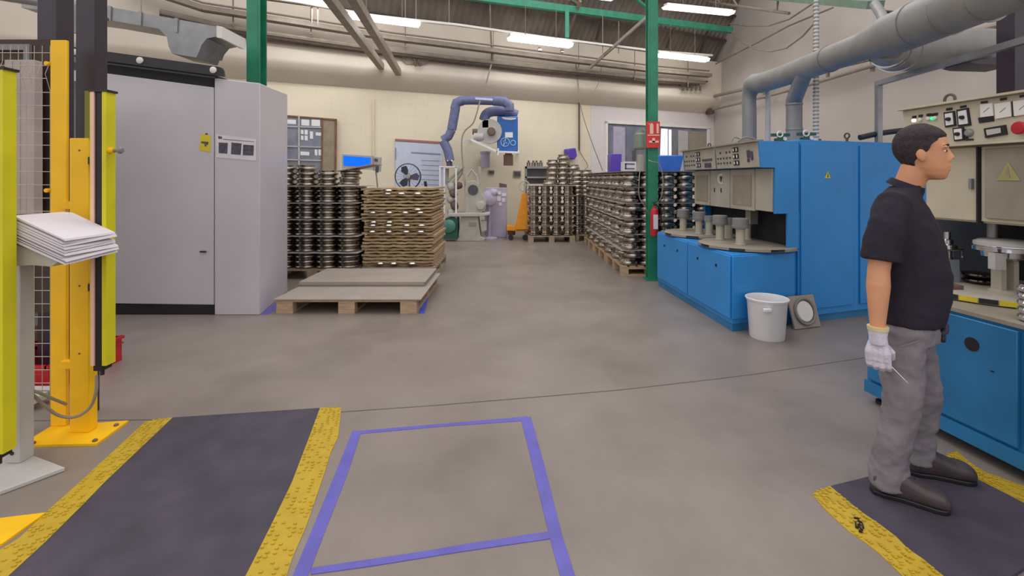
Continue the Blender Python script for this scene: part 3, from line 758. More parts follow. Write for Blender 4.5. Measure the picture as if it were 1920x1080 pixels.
for i in range(7):
    b = MB(); x = -3.95+i*.1; z0 = .62+.17*(i % 3); b.tube([(x, 3.6, z0), (x+.04, 3.55, z0+.22), (x+.02, 3.5, z0+.36)], .022, 8); part('machine_arm', b, [M_ltgrey, M_dkgreen, M_rust][i % 3], t)
b = MB(); b.box(-4.2, -3.3, 3.3, 3.85, .56, .6); part('work_shelf', b, M_galv, t)
def crate(label, x0, x1, y0, y1, z0, h):
    t = thing('plastic_crate', label, 'crate', ((x0+x1)/2, (y0+y1)/2, z0)); th = .012
    b = MB(); b.box(x0, x1, y0, y1, z0, z0+.012)
    for a in ((x0, x0+th, y0, y1), (x1-th, x1, y0, y1), (x0, x1, y0, y0+th), (x0, x1, y1-th, y1)): b.box(*a, z0, z0+h)
    part('crate_body', b, M_red, t, bev=.002)
    b = MB()
    for a in ((x0-.012, x0+th, y0-.012, y1+.012), (x1-th, x1+.012, y0-.012, y1+.012), (x0, x1, y0-.012, y0+th), (x0, x1, y1-th, y1+.012)): b.box(*a, z0+h-.02, z0+h); b.box(a[0]+.004, a[1]-.004, a[2]+.004, a[3]-.004, z0+h-.06, z0+h-.05)
    part('crate_rim', b, M_red, t)
    return t
cr = crate('red plastic crate on the floor behind the light curtain', -3.50, -3.055, 3.16, 3.76, .0, .19)
b = MB(); b.box(-3.055, -3.051, 3.42, 3.6, .03, .12); part('crate_label', b, M_signmark, cr, 'pale paper label')
crate('red plastic crate lying deeper inside the fenced cell', -3.98, -3.55, 3.1, 3.7, 0, .17)
t = thing('low_trolley', 'low white trolley frame beside the red crates behind the fence', 'trolley', (-3.1, 2.95, 0))
b = MB(); b.box(-3.6, -2.9, 2.92, 3.0, .05, .09); b.box(-3.6, -2.9, 3.02, 3.08, .05, .09); part('trolley_deck', b, M_ltgrey, t)
for x in (-3.5, -2.98):
    b = MB(); b.lathe((x, 2.95, .025), [(.025, -.01), (.025, .01)], 12, ax=(1, 0, 0)); b.box(x-.012, x+.012, 2.94, 2.96, .02, .05); part('castor', b, M_black, t)
b = MB(); b.ext([G(-20, 978), G(86, 965), G(4, 1024), G(-80, 1045)], UP*.010)
one('base_plate', b, M_yellow, 'yellow floor plate partly under the edge of the left mat', 'floor plate')

# ================================================================== ROOF STEEL, LIGHTS AND WALL PIPES
def wallrun(name, pts, r, m, label, cat, off, n=8, sq=None, group=None):
    b = MB(); q_ = [W(x, y, off) for x, y in pts]
    if sq:
        for p, k in zip(q_[:-1], q_[1:]): b.bar(p, k, sq[0], sq[1])
    else: b.tube(q_, r, n)
    return one(name, b, m, label, cat, group)
wallrun('cable_tray', [(240, -30), (380, 16), (560, 44), (730, 71), (1020, 107.5), (1230, 133), (1331, 142)], 0, M_pipe, 'broad brownish cable tray running along the upper back wall', 'cable tray', .85, sq=(.2, .10))
wallrun('thin_pipe', [(240, -42), (380, 5), (560, 33), (733, 61), (1020, 97), (1230, 124), (1330, 133)], .022, M_pipe, 'thin pipe directly above the broad cable tray', 'pipe', .8)
wallrun('heating_pipe', [(300, 22), (417, 49), (498, 62), (697, 90), (860, 110), (1020, 127), (1140, 139), (1233, 149), (1322, 155)], .055, M_pipe, 'upper thick pipe of the dark pair along the back wall', 'pipe', .70)
wallrun('heating_pipe', [(300, 29), (417, 56), (498, 68.5), (697, 96), (860, 115.5), (1020, 132), (1140, 144), (1233, 154), (1310, 158)], .05, M_pipedk, 'lower dark pipe directly under the thicker wall pipe', 'pipe', .66)
wallrun('thin_pipe', [(417, 65), (500, 77), (640, 93), (735, 106), (752, 108), (760, 117), (795, 119), (806, 115), (860, 121), (1020, 139), (1120, 149), (1233, 159), (1300, 163)], .018, M_pipe, 'thin lowest pipe with a small downward kink on the back wall', 'pipe', .56)
for i, x in enumerate((437, 583, 760, 925, 1085, 1190, 1290)):
    y = 16+(x-380)*.1325
    b = MB(); b.bar(W(x, y+26, .77), W(x, y-36, .77), .02, .03); b.bar(W(x, y+20, .52), W(x, y+20, .9), .03, .03)
    one('pipe_bracket', b, M_pipe, 'thin hanger holding the wall pipes, %s from the left' % NTH[i], 'pipe bracket', 'hangers of the wall pipes')
for i, x in enumerate((775, 783)):
    b = MB(); b.tube([W(x, 105, .63), W(x+5, 124, .63)], .03, 8); one('pipe_stub', b, M_pipedk, '%s dark stub dropping from the wall pipes near the tray beams' % ['left', 'right'][i], 'pipe')
t = thing('pipe_manifold', 'row of short dark valve stubs at the corner end of the wall pipes', 'pipe', W(1300, 165, .63))
b = MB(); b.bar(W(1275, 160, .63), W(1325, 153, .63), .1, .05); part('manifold_body', b, M_pipedk, t)
for x in (1281, 1289, 1297, 1305, 1313):
    b = MB(); b.tube([W(x, 162, .63), W(x, 170, .63)], .03, 8); part('valve_stub', b, M_pipedk, t)
# beams running away from the viewer
for x0, y0, x1, y1, lab in ((620, 0, 715, 125, 'left'), (665, 0, 747, 136, 'right')):
    q1 = W(x1, y1, .5); dz = q1.z-CH; Y0 = dz*FP/(HY-y0); p0 = P(x0, y0, Y0)
    d = p0-q1; b = MB(); b.bar(q1, q1+d*1.35, .13, .15)
    one('overhead_beam', b, M_pipe, '%s one of two grey-brown beams reaching overhead to the back wall' % lab, 'beam', 'overhead beams', bev=.006)
# green truss chord
b = MB(); p, q_ = RF(700, -30, .05), RF(1372, 57, .05); b.bar(p, q_, .12, .17)
p2 = RF(1063, 12, .06); tr = thing('roof_truss', 'green horizontal roof beam with posts and struts below the roof sheets', 'roof truss', p2)
part('chord', b, M_green2, tr)
b = MB(); a_, c_ = RF(1063, 14, .05), None; b.bar(P(1063, 16, a_.y), P(1063, 71, a_.y), .1, .12); part('post', b, M_green2, tr)
for (x0, y0, x1, y1) in ((1088, 2, 1062, 68), (1215, 30, 1105, 128), (1190, -4, 1224, 24), (1068, -2, 1090, 12)):
    b = MB(); b.bar(P(x0, y0, a_.y-.1), P(x1, y1, a_.y-.1+.9), .07, .07); part('strut', b, M_pipe if x0 != 1190 else M_green2, tr)
# vertical rafters seen against the sheets
for i, (x0, y0, x1, y1) in enumerate(((1000, -20, 990, 30), (1130, 32, 1118, 75), (1265, 52, 1250, 90), (1328, 57, 1311, 105), (900, -10, 895, 8))):
    b = MB(); b.bar(RF(x0, y0, .015), RF(x1, y1, .015), .06, .06); one('rafter', b, M_pipedk, 'short dark rafter under the roof sheets, %s of five' % NTH[i], 'rafter', 'short rafters')
# lamp rail and fluorescent fittings
def light(label, x0, y0, x1, y1, dep, hgt, group='fluorescent ceiling lights'):
    """tube axis through two pixels at distance factor from the wall plane"""
    p, q_ = W(x0, y0, dep), W(x1, y1, dep); c = (p+q_)/2; d = (q_-p); n = WN
    t = thing('ceiling_light', label, 'ceiling light', c, 0, group)
    b = MB(); b.bar(p+UP*hgt*.75, q_+UP*hgt*.75, .13, hgt*.5); part('housing', b, M_whitep, t)
    b = MB(); b.ext([p+UP*hgt*.5-n*.14, p+UP*hgt*.5+n*.14, p-UP*hgt*.1+n*.09, p-UP*hgt*.1-n*.09], d); part('diffuser', b, M_light, t, 'glowing diffuser')
    for f in (.25, .75):
        b = MB(); b.tube([p+d*f+UP*hgt, p+d*f+UP*(hgt+.9)], .006, 5); part('hanger', b, M_pipe, t)
    L_ = bpy.data.lights.new('tube_glow', 'AREA'); L_.shape = 'RECTANGLE'; L_.size = d.length; L_.size_y = .15; L_.energy = 14
    lo = bpy.data.objects.new('tube_glow', L_); C.objects.link(lo); lo.location = c-UP*.12; lo.rotation_euler = (0, 0, math.atan2(d.y, d.x))
    return t
light('ceiling light crossed by the two overhead beams', 652, 32, 786, 49, 1.6, .11)
light('ceiling light in the middle above the filter unit', 955, 74, 1070, 88, 1.6, .14)
light('ceiling light right of the green column, lower of two', 1233, 105, 1325, 115, 1.6, .12)
light('ceiling light right of the green column, upper near the gable wall', 1248, 15, 1371, 27, 3.2, .11)
light('ceiling light at the top edge left of the beams', 500, -12, 622, 10, 1.6, .09)
light('ceiling light barely showing at the top edge', 1090, -8, 1150, -1, 3.2, .09)
wallrun('lamp_rail', [(380, -22), (560, 4), (700, 30), (860, 47), (1020, 70), (1230, 96), (1335, 104)], 0, M_whitep, 'long pale rail joining the ceiling lights along the back wall', 'lamp rail', 1.55, sq=(.07, .05))
# vertical hangers seen against the roof
for i, (x, y0, y1) in enumerate(((585, -20, 44), (596, -20, 50), (760, -20, 35), (780, -20, 40), (842, -20, 45), (1130, 30, 110), (1160, 40, 100))):
    b = MB(); b.tube([W(x, y0, 1.5), W(x, y1, 1.5)], .012, 6); one('hanger_rod', b, M_pipe, 'thin vertical hanger rod below the roof, %s from the left' % NTH[i], 'hanger rod', 'hanger rods')
for i, (x, y) in enumerate(((1012, 92), (1054, 95), (1225, 118))):
    b = MB(); c = W(x, y, 1.5); b.lathe(c-UP*.05, [(.05, 0), (.05, .05), (.03, .1), (0, .1)], 10); one('small_fitting', b, M_pipedk, 'small dark fitting hanging under the ceiling light, %s from the left' % NTH[i], 'fitting', 'small fittings under lights')
# conduit on the wall + column of cables
wallrun('wall_conduit', [(1086, 148), (1086, 282)], .025, M_pipedk, 'dark vertical conduit on the back wall above the purple bin', 'conduit', .06)
wallrun('wall_conduit', [(700, 186), (700, 292)], .022, M_block, 'cream painted conduit on the back wall above the blue screen', 'conduit', .04)
def cableW(pts, off, r, label, m=M_cable):
    b = MB(); b.tube(arc_pts([W(x, y, off) for x, y in pts]), r, 6); return one('hanging_cable', b, m, label, 'cable')
cableW([(1080, 120), (1083, 150), (1090, 205), (1108, 262), (1130, 320)], .52, .012, 'slack cable running diagonally from pipes down to the window')
cableW([(1086, 282), (1094, 296), (1102, 312), (1090, 322)], .08, .012, 'short cable looping below the dark wall conduit')
cableW([(918, -20), (920, 60), (922, 110), (916, 140), (908, 168)], .7, .022, 'thick cable dropping from the roof towards the extraction arm', M_pipe)
cableW([(1108, 170), (1112, 175), (1124, 150), (1128, 120)], .6, .008, 'tiny cable loop beneath the wall pipes')

# ================================================================== BACK WALL OBJECTS
def wp(pts, off): return [W(x, y, off) for x, y in pts]
def quadW(mb, pts, off, d=.02): mb.ext(wp(pts, off), -WN*d)
# glazed cabinet / board behind the left discs
t = thing('glazed_board', 'framed glazed board with painted window reflections and brown timber edge on the back wall', 'wall board', W(580, 330, .1))
b = MB(); quadW(b, [(530, 217), (604, 223), (604, 336), (530, 336)], .12, .1); part('panel', b, M_glass, t, 'grey glazed panel')
b = MB(); quadW(b, [(603, 222), (631, 226), (629, 338), (603, 338)], .12, .1); part('side_panel', b, mat('ochre_panel', (150, 134, 112), .6), t, 'ochre side panel')
b = MB(); quadW(b, [(628, 224), (632, 225), (631, 338), (627, 338)], .14, .12); quadW(b, [(530, 215), (632, 223), (632, 226), (530, 218)], .14, .12); quadW(b, [(603, 222), (606, 222), (604, 336), (601, 336)], .14, .12); part('frame', b, M_brownwd, t, 'brown timber frame')
for y0, y1 in ((236, 238), (273, 275), (298, 300)):
    b = MB(); quadW(b, [(530, y0), (602, y0+2), (602, y1+2), (530, y1)], .15, .03); part('glazing_bar', b, M_ltgrey, t)
b = MB(); quadW(b, [(559, 216), (562, 216), (562, 336), (559, 336)], .15, .03); part('glazing_bar', b, M_ltgrey, t)
for pts in ((539, 224, 555, 232), (564, 243, 569, 251), (571, 243, 577, 252), (564, 254, 569, 262), (571, 254, 577, 263), (581, 246, 587, 260), (590, 280, 595, 291), (597, 280, 603, 291), (565, 224, 580, 235), (584, 224, 600, 236), (592, 248, 602, 254), (563, 284, 580, 291)):  # white patches stand in for windows reflected in the glass
    b = MB(); x0, y0, x1, y1 = pts; quadW(b, [(x0, y0), (x1, y0+.8), (x1, y1+.8), (x0, y1)], .13, .012); part('pane', b, M_white, t, 'white patch painted as a window reflection')
# blue screen and control box behind the stacks
t = thing('control_screen', 'lit blue screen in a pale frame above the left stacks', 'screen', P(672, 320, 8.6))
b = MB(); quadY(b, [(641, 289), (699, 292.5), (699, 319), (641, 316)], 8.6, .07); part('screen_housing', b, M_ltgrey, t)
b = MB(); quadY(b, [(644, 292), (695, 295.5), (695, 313), (644, 310.5)], 8.595, .01); part('screen_display', b, M_screen, t, 'glowing blue display')
b = MB(); b.bar(P(670, 318, 8.66), P(670, 500, 8.66), .05, .05); quadY(b, [(648, 481), (694, 481), (694, 485), (648, 485)], 8.5, .35); part('screen_stand', b, M_midgrey, t)
t = thing('switch_box', 'small grey switch box with loose cables right of the blue screen', 'switch box', P(706, 330, 8.7))
b = MB(); quadY(b, [(700, 294), (713, 295), (712, 322), (700, 320)], 8.62, .1); part('box_body', b, M_ltgrey, t)
b = MB(); quadY(b, [(702, 297), (708, 298), (708, 303), (702, 302)], 8.61, .01); quadY(b, [(704, 310), (710, 311), (709, 324), (704, 322)], 8.60, .02); part('box_socket', b, M_print, t)
b = MB(); b.tube([P(705, 322, 8.65), P(708, 352, 8.65), P(704, 484, 8.65)], .015, 6); part('box_cable', b, M_cable, t)
# poster board and fan
t = thing('poster_board', 'large pale blue printed board on the back wall behind the fan', 'poster', W(785, 360, .04))
b = MB(); quadW(b, [(741, 265), (829, 271), (829, 352), (822, 440), (742, 440)], .04, .03); part('board_sheet', b, M_poster, t)
b = MB(); quadW(b, [(741, 260), (826, 265.5), (826, 268.5), (741, 263.5)], .06, .03); part('top_bar', b, mat('faded_red_bar', (168, 110, 104), .6), t, 'faded red top bar')
b = MB(); quadW(b, [(771, 284.5), (826, 288), (826, 290.5), (771, 287)], .05, .008)
for y in range(300, 356, 9): quadW(b, [(790, y), (824, y+1.5), (824, y+2.2), (790, y+.7)], .047, .006)
quadW(b, [(741, 277), (743, 277), (743, 300), (741, 300)], .05, .008)
part('printed_lines', b, mat('grey_blue_print', (138, 142, 162), .6), t)
FYY = 9.6
t = thing('pedestal_fan', 'round pedestal fan with three dark blades in front of the blue board', 'fan', P(765, 468, FYY))
c = P(765, 331, FYY); Rf = 24*FYY/FP
b = MB(); b.torus(c, Rf, .011, (0, 1, 0), 36, 6); b.torus(c+V((0, -.05, 0)), Rf*.98, .006, (0, 1, 0), 36, 5); b.torus(c+V((0, -.07, 0)), Rf*.25, .006, (0, 1, 0), 20, 5)
for i in range(20):
    w = 2*PI*i/20; d = V((math.cos(w), 0, math.sin(w))); b.tube([c+V((0, -.07, 0))+d*Rf*.25, c+V((0, -.08, 0))+d*Rf*.6, c+d*Rf], .0025, 4)
part('guard_grille', b, M_print, t)
b = MB()
for i in range(3):
    w = PI/2+2*PI*i/3+.5; pts = []
    for rr_, dw, dy in ((.12, -.3, 0), (.5, -.55, -.02), (.85, -.35, -.03), (.9, .1, 0), (.7, .45, .03), (.3, .5, .02), (.12, .3, 0)):
        pts.append(c+V((Rf*rr_*math.cos(w+dw), dy*.6, Rf*rr_*math.sin(w+dw))))
    b.ext(pts, V((0, .012, 0)))
part('fan_blade', b, mat('fan_blade_blue_grey', (72, 76, 98), .4), t)
b = MB(); b.lathe(c+V((0, .03, 0)), [(.04, -.06), (.05, 0), (.07, .03), (.07, .16), (.03, .18), (0, .18)], 16, ax=(0, 1, 0)); part('motor_housing', b, M_ltgrey, t)
b = MB(); b.tube([c+V((0, .12, -.05)), V((c.x, c.y+.12, .03))], .02, 8); b.lathe((c.x, c.y+.12, 0), [(.2, 0), (.2, .015), (.03, .04), (0, .04)], 20); part('fan_stand', b, M_midgrey, t)
b = MB(); b.tube([P(797, 340, 9.8), P(800, 358, 9.8)], .03, 8); b.tube([P(797, 358, 9.8), P(797, 462, 9.8)], .015, 6)
b.lathe(V((P(797, 0, 9.8).x, 9.8, 0)), [(.12, 0), (.12, .02), (.015, .04), (0, .04)], 14)
one('stanchion', b, M_black, 'thin dark stanchion just right of the fan', 'stanchion')
# extraction arm
AY = 11.6
t = thing('extraction_arm', 'blue-grey jointed extraction arm reaching left from the filter unit', 'extraction arm', P(905, 190, AY))
for pts, r_ in (([(955, 208), (955, 198), (946, 191), (925, 189)], .12), ([(925, 189), (880, 188), (864, 189)], .105), ([(866, 189), (856, 193), (853, 205)], .12), ([(854, 203), (847, 243)], .115), ([(847, 243), (841, 256), (830, 263)], .105), ([(831, 264), (839, 280), (844, 302)], .11)):
    b = MB(); b.tube(pp(pts, AY), r_, 14); part('hose_section', b, M_bluehose, t)
b = MB(); b.tube(pp([(842, 302), (843, 313)], AY), .075, 14); part('hose_collar', b, M_print, t, 'dark collar')
for x, y in ((840, 301), (847, 301)):
    b = MB(); b.lathe(P(x, y, AY-.09), [(.022, 0), (.022, .01), (0, .012)], 8, ax=(0, -1, 0)); part('clamp', b, M_white, t)
b = MB(); b.bar(P(891, 184.5, AY-.1), P(924, 187, AY-.1), .02, .05); part('arm_plate', b, M_poster, t, 'pale plate on the arm')
# filter unit
t = thing('filter_unit', 'blue dust filter unit with motor on a bracket high on the back wall', 'filter unit', P(945, 290, 11.9))
b = MB(); b.box(fx(932, 11.8), fx(971, 11.8), 11.8, 12.35, P(0, 284, 11.8).z, P(0, 218, 11.8).z); part('filter_box', b, M_bluebox, t, 'bright blue box', bev=.02)
b = MB(); quadY(b, [(941, 219.5), (968, 221), (967, 223.5), (958, 225), (947, 224), (942, 222)], 11.79, .008); quadY(b, [(947, 248), (961.5, 248), (961.5, 258), (947, 257.5)], 11.79, .008); part('box_label', b, M_white, t)
b = MB(); b.torus(P(947, 266.5, 11.79), .105, .012, (0, 1, 0), 24, 5); b.torus(P(962, 268, 11.79), .06, .012, (0, 1, 0), 18, 5); b.bar(P(948, 260, 11.79), P(944, 274, 11.79), .01, .03); b.bar(P(943, 264, 11.79), P(951, 269, 11.79), .01, .02); part('round_emblem', b, mat('pale_blue_print', (150, 186, 226), .5), t)
b = MB(); b.tube(arc_pts(pp([(970, 216), (950, 210), (925, 209), (912, 214), (907, 226)], 12.0)), [.13]*25 if False else .125, 14); part('inlet_hose', b, M_bluehose, t, 'blue-grey curved hose')
b = MB(); b.lathe(P(918, 246, 11.75), [(.30, 0), (.30, .16), (.24, .2), (.1, .22), (0, .22)], 26, ax=(0, 1, 0)); b.box(fx(905, 11.85), fx(916, 11.85), 11.75, 11.95, P(0, 240, 11.85).z, P(0, 226, 11.85).z); part('blower_casing', b, M_ltgrey, t, 'pale round blower casing')
b = MB(); b.lathe(P(921, 246, 11.6), [(.09, 0), (.1, .03), (.1, .14), (0, .15)], 16, ax=(0, 1, 0)); b.lathe(P(886, 247, 11.85), [(.07, 0), (.075, .24), (0, .25)], 14, ax=(1, 0, 0)); part('blower_motor', b, M_rust, t, 'dark brown motor')
b = MB(); b.lathe(P(896, 257, 11.8), [(.1, -.1), (.11, 0), (.1, .14), (0, .15)], 14, ax=(1, 0, 0)); part('silencer', b, M_ltgrey, t)
b = MB(); b.bar(P(884, 262, 11.75), P(933, 284.5, 11.75), .05, .05); b.bar(P(931, 284.5, 11.75), P(974, 286, 11.75), .05, .05); b.bar(P(884, 262, 11.75), P(884, 262, 12.3), .04, .04); b.bar(P(972, 286, 11.75), W(972, 284, .02), .05, .05); b.bar(P(934, 278, 11.72), P(934, 291, 11.72), .04, .04)
b.bar(P(884, 262, 12.1), P(860, 268, 12.1), .03, .03); b.bar(P(884, 262, 12.1), W(884, 262, .02), .03, .03)
part('wall_bracket', b, M_white, t, 'white wall bracket')
b = MB(); b.box(fx(944, 11.85), fx(962, 11.85), 11.85, 12.1, P(0, 310, 11.85).z, P(0, 290, 11.85).z); b.box(fx(947, 11.9), fx(960, 11.9), 11.88, 12.05, P(0, 291, 11.85).z, P(0, 286, 11.85).z); part('dust_drawer', b, M_rust, t, 'dark dust container')
b = MB(); b.tube(arc_pts(pp([(901, 188), (897, 200), (893, 215), (886, 232), (872, 245), (866, 262), (867, 300), (872, 345), (874, 400), (874, 412)], 11.0)), .018, 6)
one('supply_cable', b, M_cable, 'long pale cable hanging from the extraction arm to the grinding machine', 'cable')
# ------------------------------------------------------------------ grinding machine
GY = 10.9
t = thing('grinding_machine', 'pale pedestal grinding machine with green motor under the extraction arm', 'machine', P(875, 452, GY))
gz = P(0, 452, GY).z
def gq(name, pts, m, d=.5, Y=GY, label=None, bev=.01, par=None):
    b = MB(); quadY(b, pts, Y, d); return part(name, b, m, par or t, label, bev=bev)
def yz(z): return HY+(CH-z)*FP/GY
yb = yz(0)
gq('machine_foot', [(854, yb), (854, yb-5), (864, yb-9), (900, yb-9), (909, yb-5), (909, yb)], M_grngrey)
gq('machine_column', [(859, yb-8), (864, 405), (896, 405), (901, yb-8)], M_grngrey, .45)
gq('work_table', [(840, 400), (918, 399), (918, 403.5), (898, 406), (840, 406)], M_ltgrey, .6, GY-.08)
hd = gq('grinding_head', [(872, 400), (872, 350), (876, 341), (888, 338), (897, 344), (900, 358), (912, 376), (910, 392), (902, 400)], M_grngrey, .45)
b = MB(); b.lathe(P(887, 356, GY-.001), [(.115, 0), (.115, .02), (0, .02)], 24, ax=(0, -1, 0)); part('head_opening', b, M_print, hd, 'dark round opening')
b = MB(); b.lathe(P(901, 385, GY-.001), [(.10, 0), (.09, .05), (0, .06)], 18, ax=(0, -1, 0)); part('hand_wheel', b, M_ltgrey, t)
b = MB()
for x in (825, 833, 855): quadY(b, [(x-1.5, 313), (x+1.5, 313), (x+1.5, yb-4), (x-1.5, yb-4)], GY-.02, .04)
quadY(b, [(823, 311), (858, 312), (858, 314.5), (823, 313.5)], GY-.02, .5)
part('guard_frame', b, M_white, t, 'pale guard frame')
b = MB(); quadY(b, [(824, 314), (833, 314), (833, 405), (824, 405)], GY+.02, .01); part('guard_panel', b, M_poster, t)
b = MB(); b.tube(arc_pts(pp([(838, 316), (838, 340), (848, 346), (868, 318)], GY+.2)), .05, 10); b.tube(pp([(840, 340), (870, 312)], GY+.15), .03, 8); part('suction_pipe', b, M_grngrey, t)
for i, (x, y, r_) in enumerate(((846, 350, .11), (850, 362, .12), (845, 374, .09), (852, 385, .12), (846, 398, .1), (860, 348, .08))):
    b = MB(); b.lathe(P(x, y, GY+.15), [(r_*.6, -.08), (r_, -.04), (r_, .04), (r_*.6, .08)], 14, ax=(1, 0, .3)); part('spindle_part', b, [M_ltgrey, M_rust][i % 2], t)
b = MB(); quadY(b, [(826, yb-4), (828, 415), (836, 409), (858, 409), (858, yb-4)], GY-.05, .4); part('motor_base', b, M_dkgreen, t, 'dark green motor base')
b = MB(); b.lathe(P(842, 424, GY-.05), [(.15, 0), (.15, .03), (.1, .06), (.03, .07), (0, .07)], 22, ax=(0, -1, 0)); part('electric_motor', b, mat('green_motor_cover', (72, 128, 110), .4), t, 'round green motor')
b = MB(); quadY(b, [(879, 417), (893, 417), (893, 424), (879, 424)], GY-.01, .01); part('rating_plate', b, M_beige2, t)
b = MB(); quadY(b, [(902, 414), (912, 414), (912, 432), (902, 432)], GY+.05, .2); part('switch_cabinet', b, M_ltgrey, t)
b = MB(); b.tube(pp([(876, 330), (884, 318), (894, 330), (896, 345)], GY+.1), .03, 8); b.tube(pp([(870, 318), (870, 340)], GY+.1), .025, 8); b.tube(pp([(899, 312), (899, 350)], GY+.3), .03, 8); part('top_linkage', b, M_grngrey, t)
# paper roll on the wall, small plates, notices
b = MB(); c = W(910, 314, .25); b.lathe(c, [(.12, 0), (.12, .36), (.14, .37), (.14, .42), (0, .43)], 18); b.box(c.x-.03, c.x+.03, c.y, c.y+.28, c.z+.1, c.z+.3)
one('wall_canister', b, M_lilac, 'pale cylindrical canister on the wall below the filter unit', 'canister')
for (x0, y0, x1, y1, lab) in ((916, 319, 927, 327, 'left of the two small dark plates on the back wall'), (963, 320, 977, 332, 'right of the two small dark plates on the back wall')):
    t = thing('wall_plate', lab, 'wall plate', W((x0+x1)/2, y1, .03))
    b = MB(); quadW(b, [(x0, y0), (x1, y0), (x1, y1), (x0, y1)], .04, .03); part('plate_frame', b, M_beige2, t)
    b = MB(); quadW(b, [(x0+1.5, y0+2), (x1-1.5, y0+2), (x1-1.5, y1-2), (x0+1.5, y1-2)], .05, .02); part('plate_face', b, M_print, t)
t = thing('grey_locker', 'mauve-grey locker with papers taped to it behind the grinder', 'locker', P(930, 437, 11.7))
b = MB(); b.box(fx(909, 11.6), fx(950, 11.6), 11.6, 12.0, 0, P(0, 352, 11.6).z); part('locker_body', b, M_lilac, t, bev=.01)
for x0, y0, w, h in ((930, 358, 9, 7), (941, 362, 8, 6), (922, 368, 6, 8), (932, 368, 7, 9), (941, 371, 6, 8), (935, 379, 6, 7)):
    b = MB(); quadY(b, [(x0, y0), (x0+w, y0+.5), (x0+w, y0+h), (x0, y0+h)], 11.59, .006); part('taped_paper', b, M_paper, t)
b = MB(); quadY(b, [(936, 343), (950, 346), (950, 352), (936, 352)], 11.65, .2); part('top_box', b, M_rust, t, 'small brown box on top')
b = MB(); b.lathe(P(917, 372, 11.3), [(.16, -.1), (.2, 0), (.16, .1), (.06, .14)], 16, ax=(.4, -1, 0)); b.lathe(P(925, 362, 11.3), [(.1, -.1), (.12, 0), (.06, .1)], 12, ax=(1, 0, .3)); b.lathe(V((P(917, 372, 11.3).x, 11.3, 0)), [(.2, 0), (.2, .03), (.04, .06), (.04, .8)], 14)
one('polishing_head', b, M_lilac, 'pale machine head on a stand right of the grinder', 'machine')
# pallet truck
t = thing('pallet_truck', 'orange hand pallet truck parked left of the tiered canisters', 'pallet truck', P(975, 440, 11.2))
TY = 11.0
b = MB(); quadY(b, [(979, 362), (989, 364), (990, 430), (966, 431)], TY, .22); part('chassis', b, M_orange, t, bev=.01)
b = MB(); quadY(b, [(950, 424), (990, 428), (990, 434), (950, 432)], TY+.1, .5); part('fork', b, M_orange, t)
b = MB(); b.tube(pp([(984, 364), (985, 350), (983, 345)], TY+.1), .03, 8); b.torus(P(983, 349, TY+.1), .12, .015, (0, 1, 0), 18, 6); part('handle', b, M_grngrey, t)
for x in (958, 984):
    b = MB(); b.lathe((P(x, 437, TY+.15).x, TY+.1, .06), [(.06, -.04), (.06, .04)], 14, ax=(0, 1, 0)); part('wheel', b, M_black, t)
b = MB(); b.lathe((P(959, 437, TY-.1).x, TY+.3, .1), [(.09, 0), (.1, .12), (.05, .16), (0, .16)], 12); b.box(fx(952, TY), fx(966, TY), TY+.2, TY+.4, .16, .3); part('hydraulic_unit', b, M_rust, t)
# steel shelf behind canisters
t = thing('workbench', 'grey steel bench with small parts behind the tiered canisters', 'bench', P(1003, 440, 12.3))
b = MB(); b.box(fx(985, 12.1), fx(1030, 12.1), 12.1, 12.5, P(0, 316, 12.1).z, P(0, 312, 12.1).z); b.box(fx(985, 12.1), fx(1030, 12.1), 12.1, 12.5, P(0, 334, 12.1).z, P(0, 331, 12.1).z)
part('bench_shelf', b, M_galv, t)
b = MB()
for x in (986, 1028): b.box(fx(x, 12.1)-.03, fx(x, 12.1)+.03, 12.1, 12.16, 0, P(0, 312, 12.1).z)
b.box(fx(985, 12.1), fx(1030, 12.1), 12.45, 12.5, P(0, 345, 12.1).z, P(0, 314, 12.1).z)
part('bench_frame', b, M_midgrey, t)
for i, x in enumerate((991, 1000, 1006, 1014)):
    c = V((fx(x, 12.2), 12.2, P(0, 312, 12.1).z)); b = MB(); b.lathe(c, [(.05, 0), (.05, .1), (.025, .11), (.03, .15), (0, .15)], 12)
    one('machine_part', b, M_disc, 'small turned steel part on the far bench, %s from left' % NTH[i], 'machine part', 'steel parts on the far bench')
b = MB(); quadW(b, [(1064, 279), (1080, 277), (1083, 292), (1078, 299), (1068, 298), (1065, 292)], .25, .22); one('wall_bin', b, M_purple, 'small violet bin hanging on the back wall above the discs', 'bin', bev=.03)
# window opening and what stands in it
t = thing('glazed_partition', 'wide grey glazed partition in the back wall behind the green column', 'window', W(1230, 320, .03))
t['kind'] = 'structure'; t.name = 'window_1'; WM['window_1'] = Matrix.Translation(W(1230, 320, .03)); del t['label']; del t['category']
b = MB(); quadW(b, [(1139, 230), (1328, 241), (1328, 345), (1139, 345)], .01, .008); part('window_glass', b, M_glass, t)
for x0, x1, m in ((1150, 1172, M_lilac), (1175, 1188, M_glass), (1262, 1268, M_midgrey), (1272, 1290, M_ltgrey), (1292, 1325, M_beige2)):
    b = MB(); quadW(b, [(x0, 236+(x0-1139)*.06), (x1, 237+(x1-1139)*.06), (x1, 345), (x0, 345)], .02, .008); part('seen_panel', b, m, t)
b = MB(); quadW(b, [(1240, 241), (1252, 242), (1252, 345), (1236, 345)], .025, .008); quadW(b, [(1254, 243), (1259, 243), (1259, 345), (1254, 345)], .025, .008); part('bright_pane', b, M_bright, t, 'bright daylit pane')
b = MB(); quadW(b, [(1136, 227), (1331, 238), (1331, 242), (1136, 231)], .06, .05); quadW(b, [(1136, 227), (1140, 227), (1140, 345), (1136, 345)], .06, .05); quadW(b, [(1327, 240), (1331, 240), (1331, 345), (1327, 345)], .06, .05); part('window_frame', b, M_whitep, t)
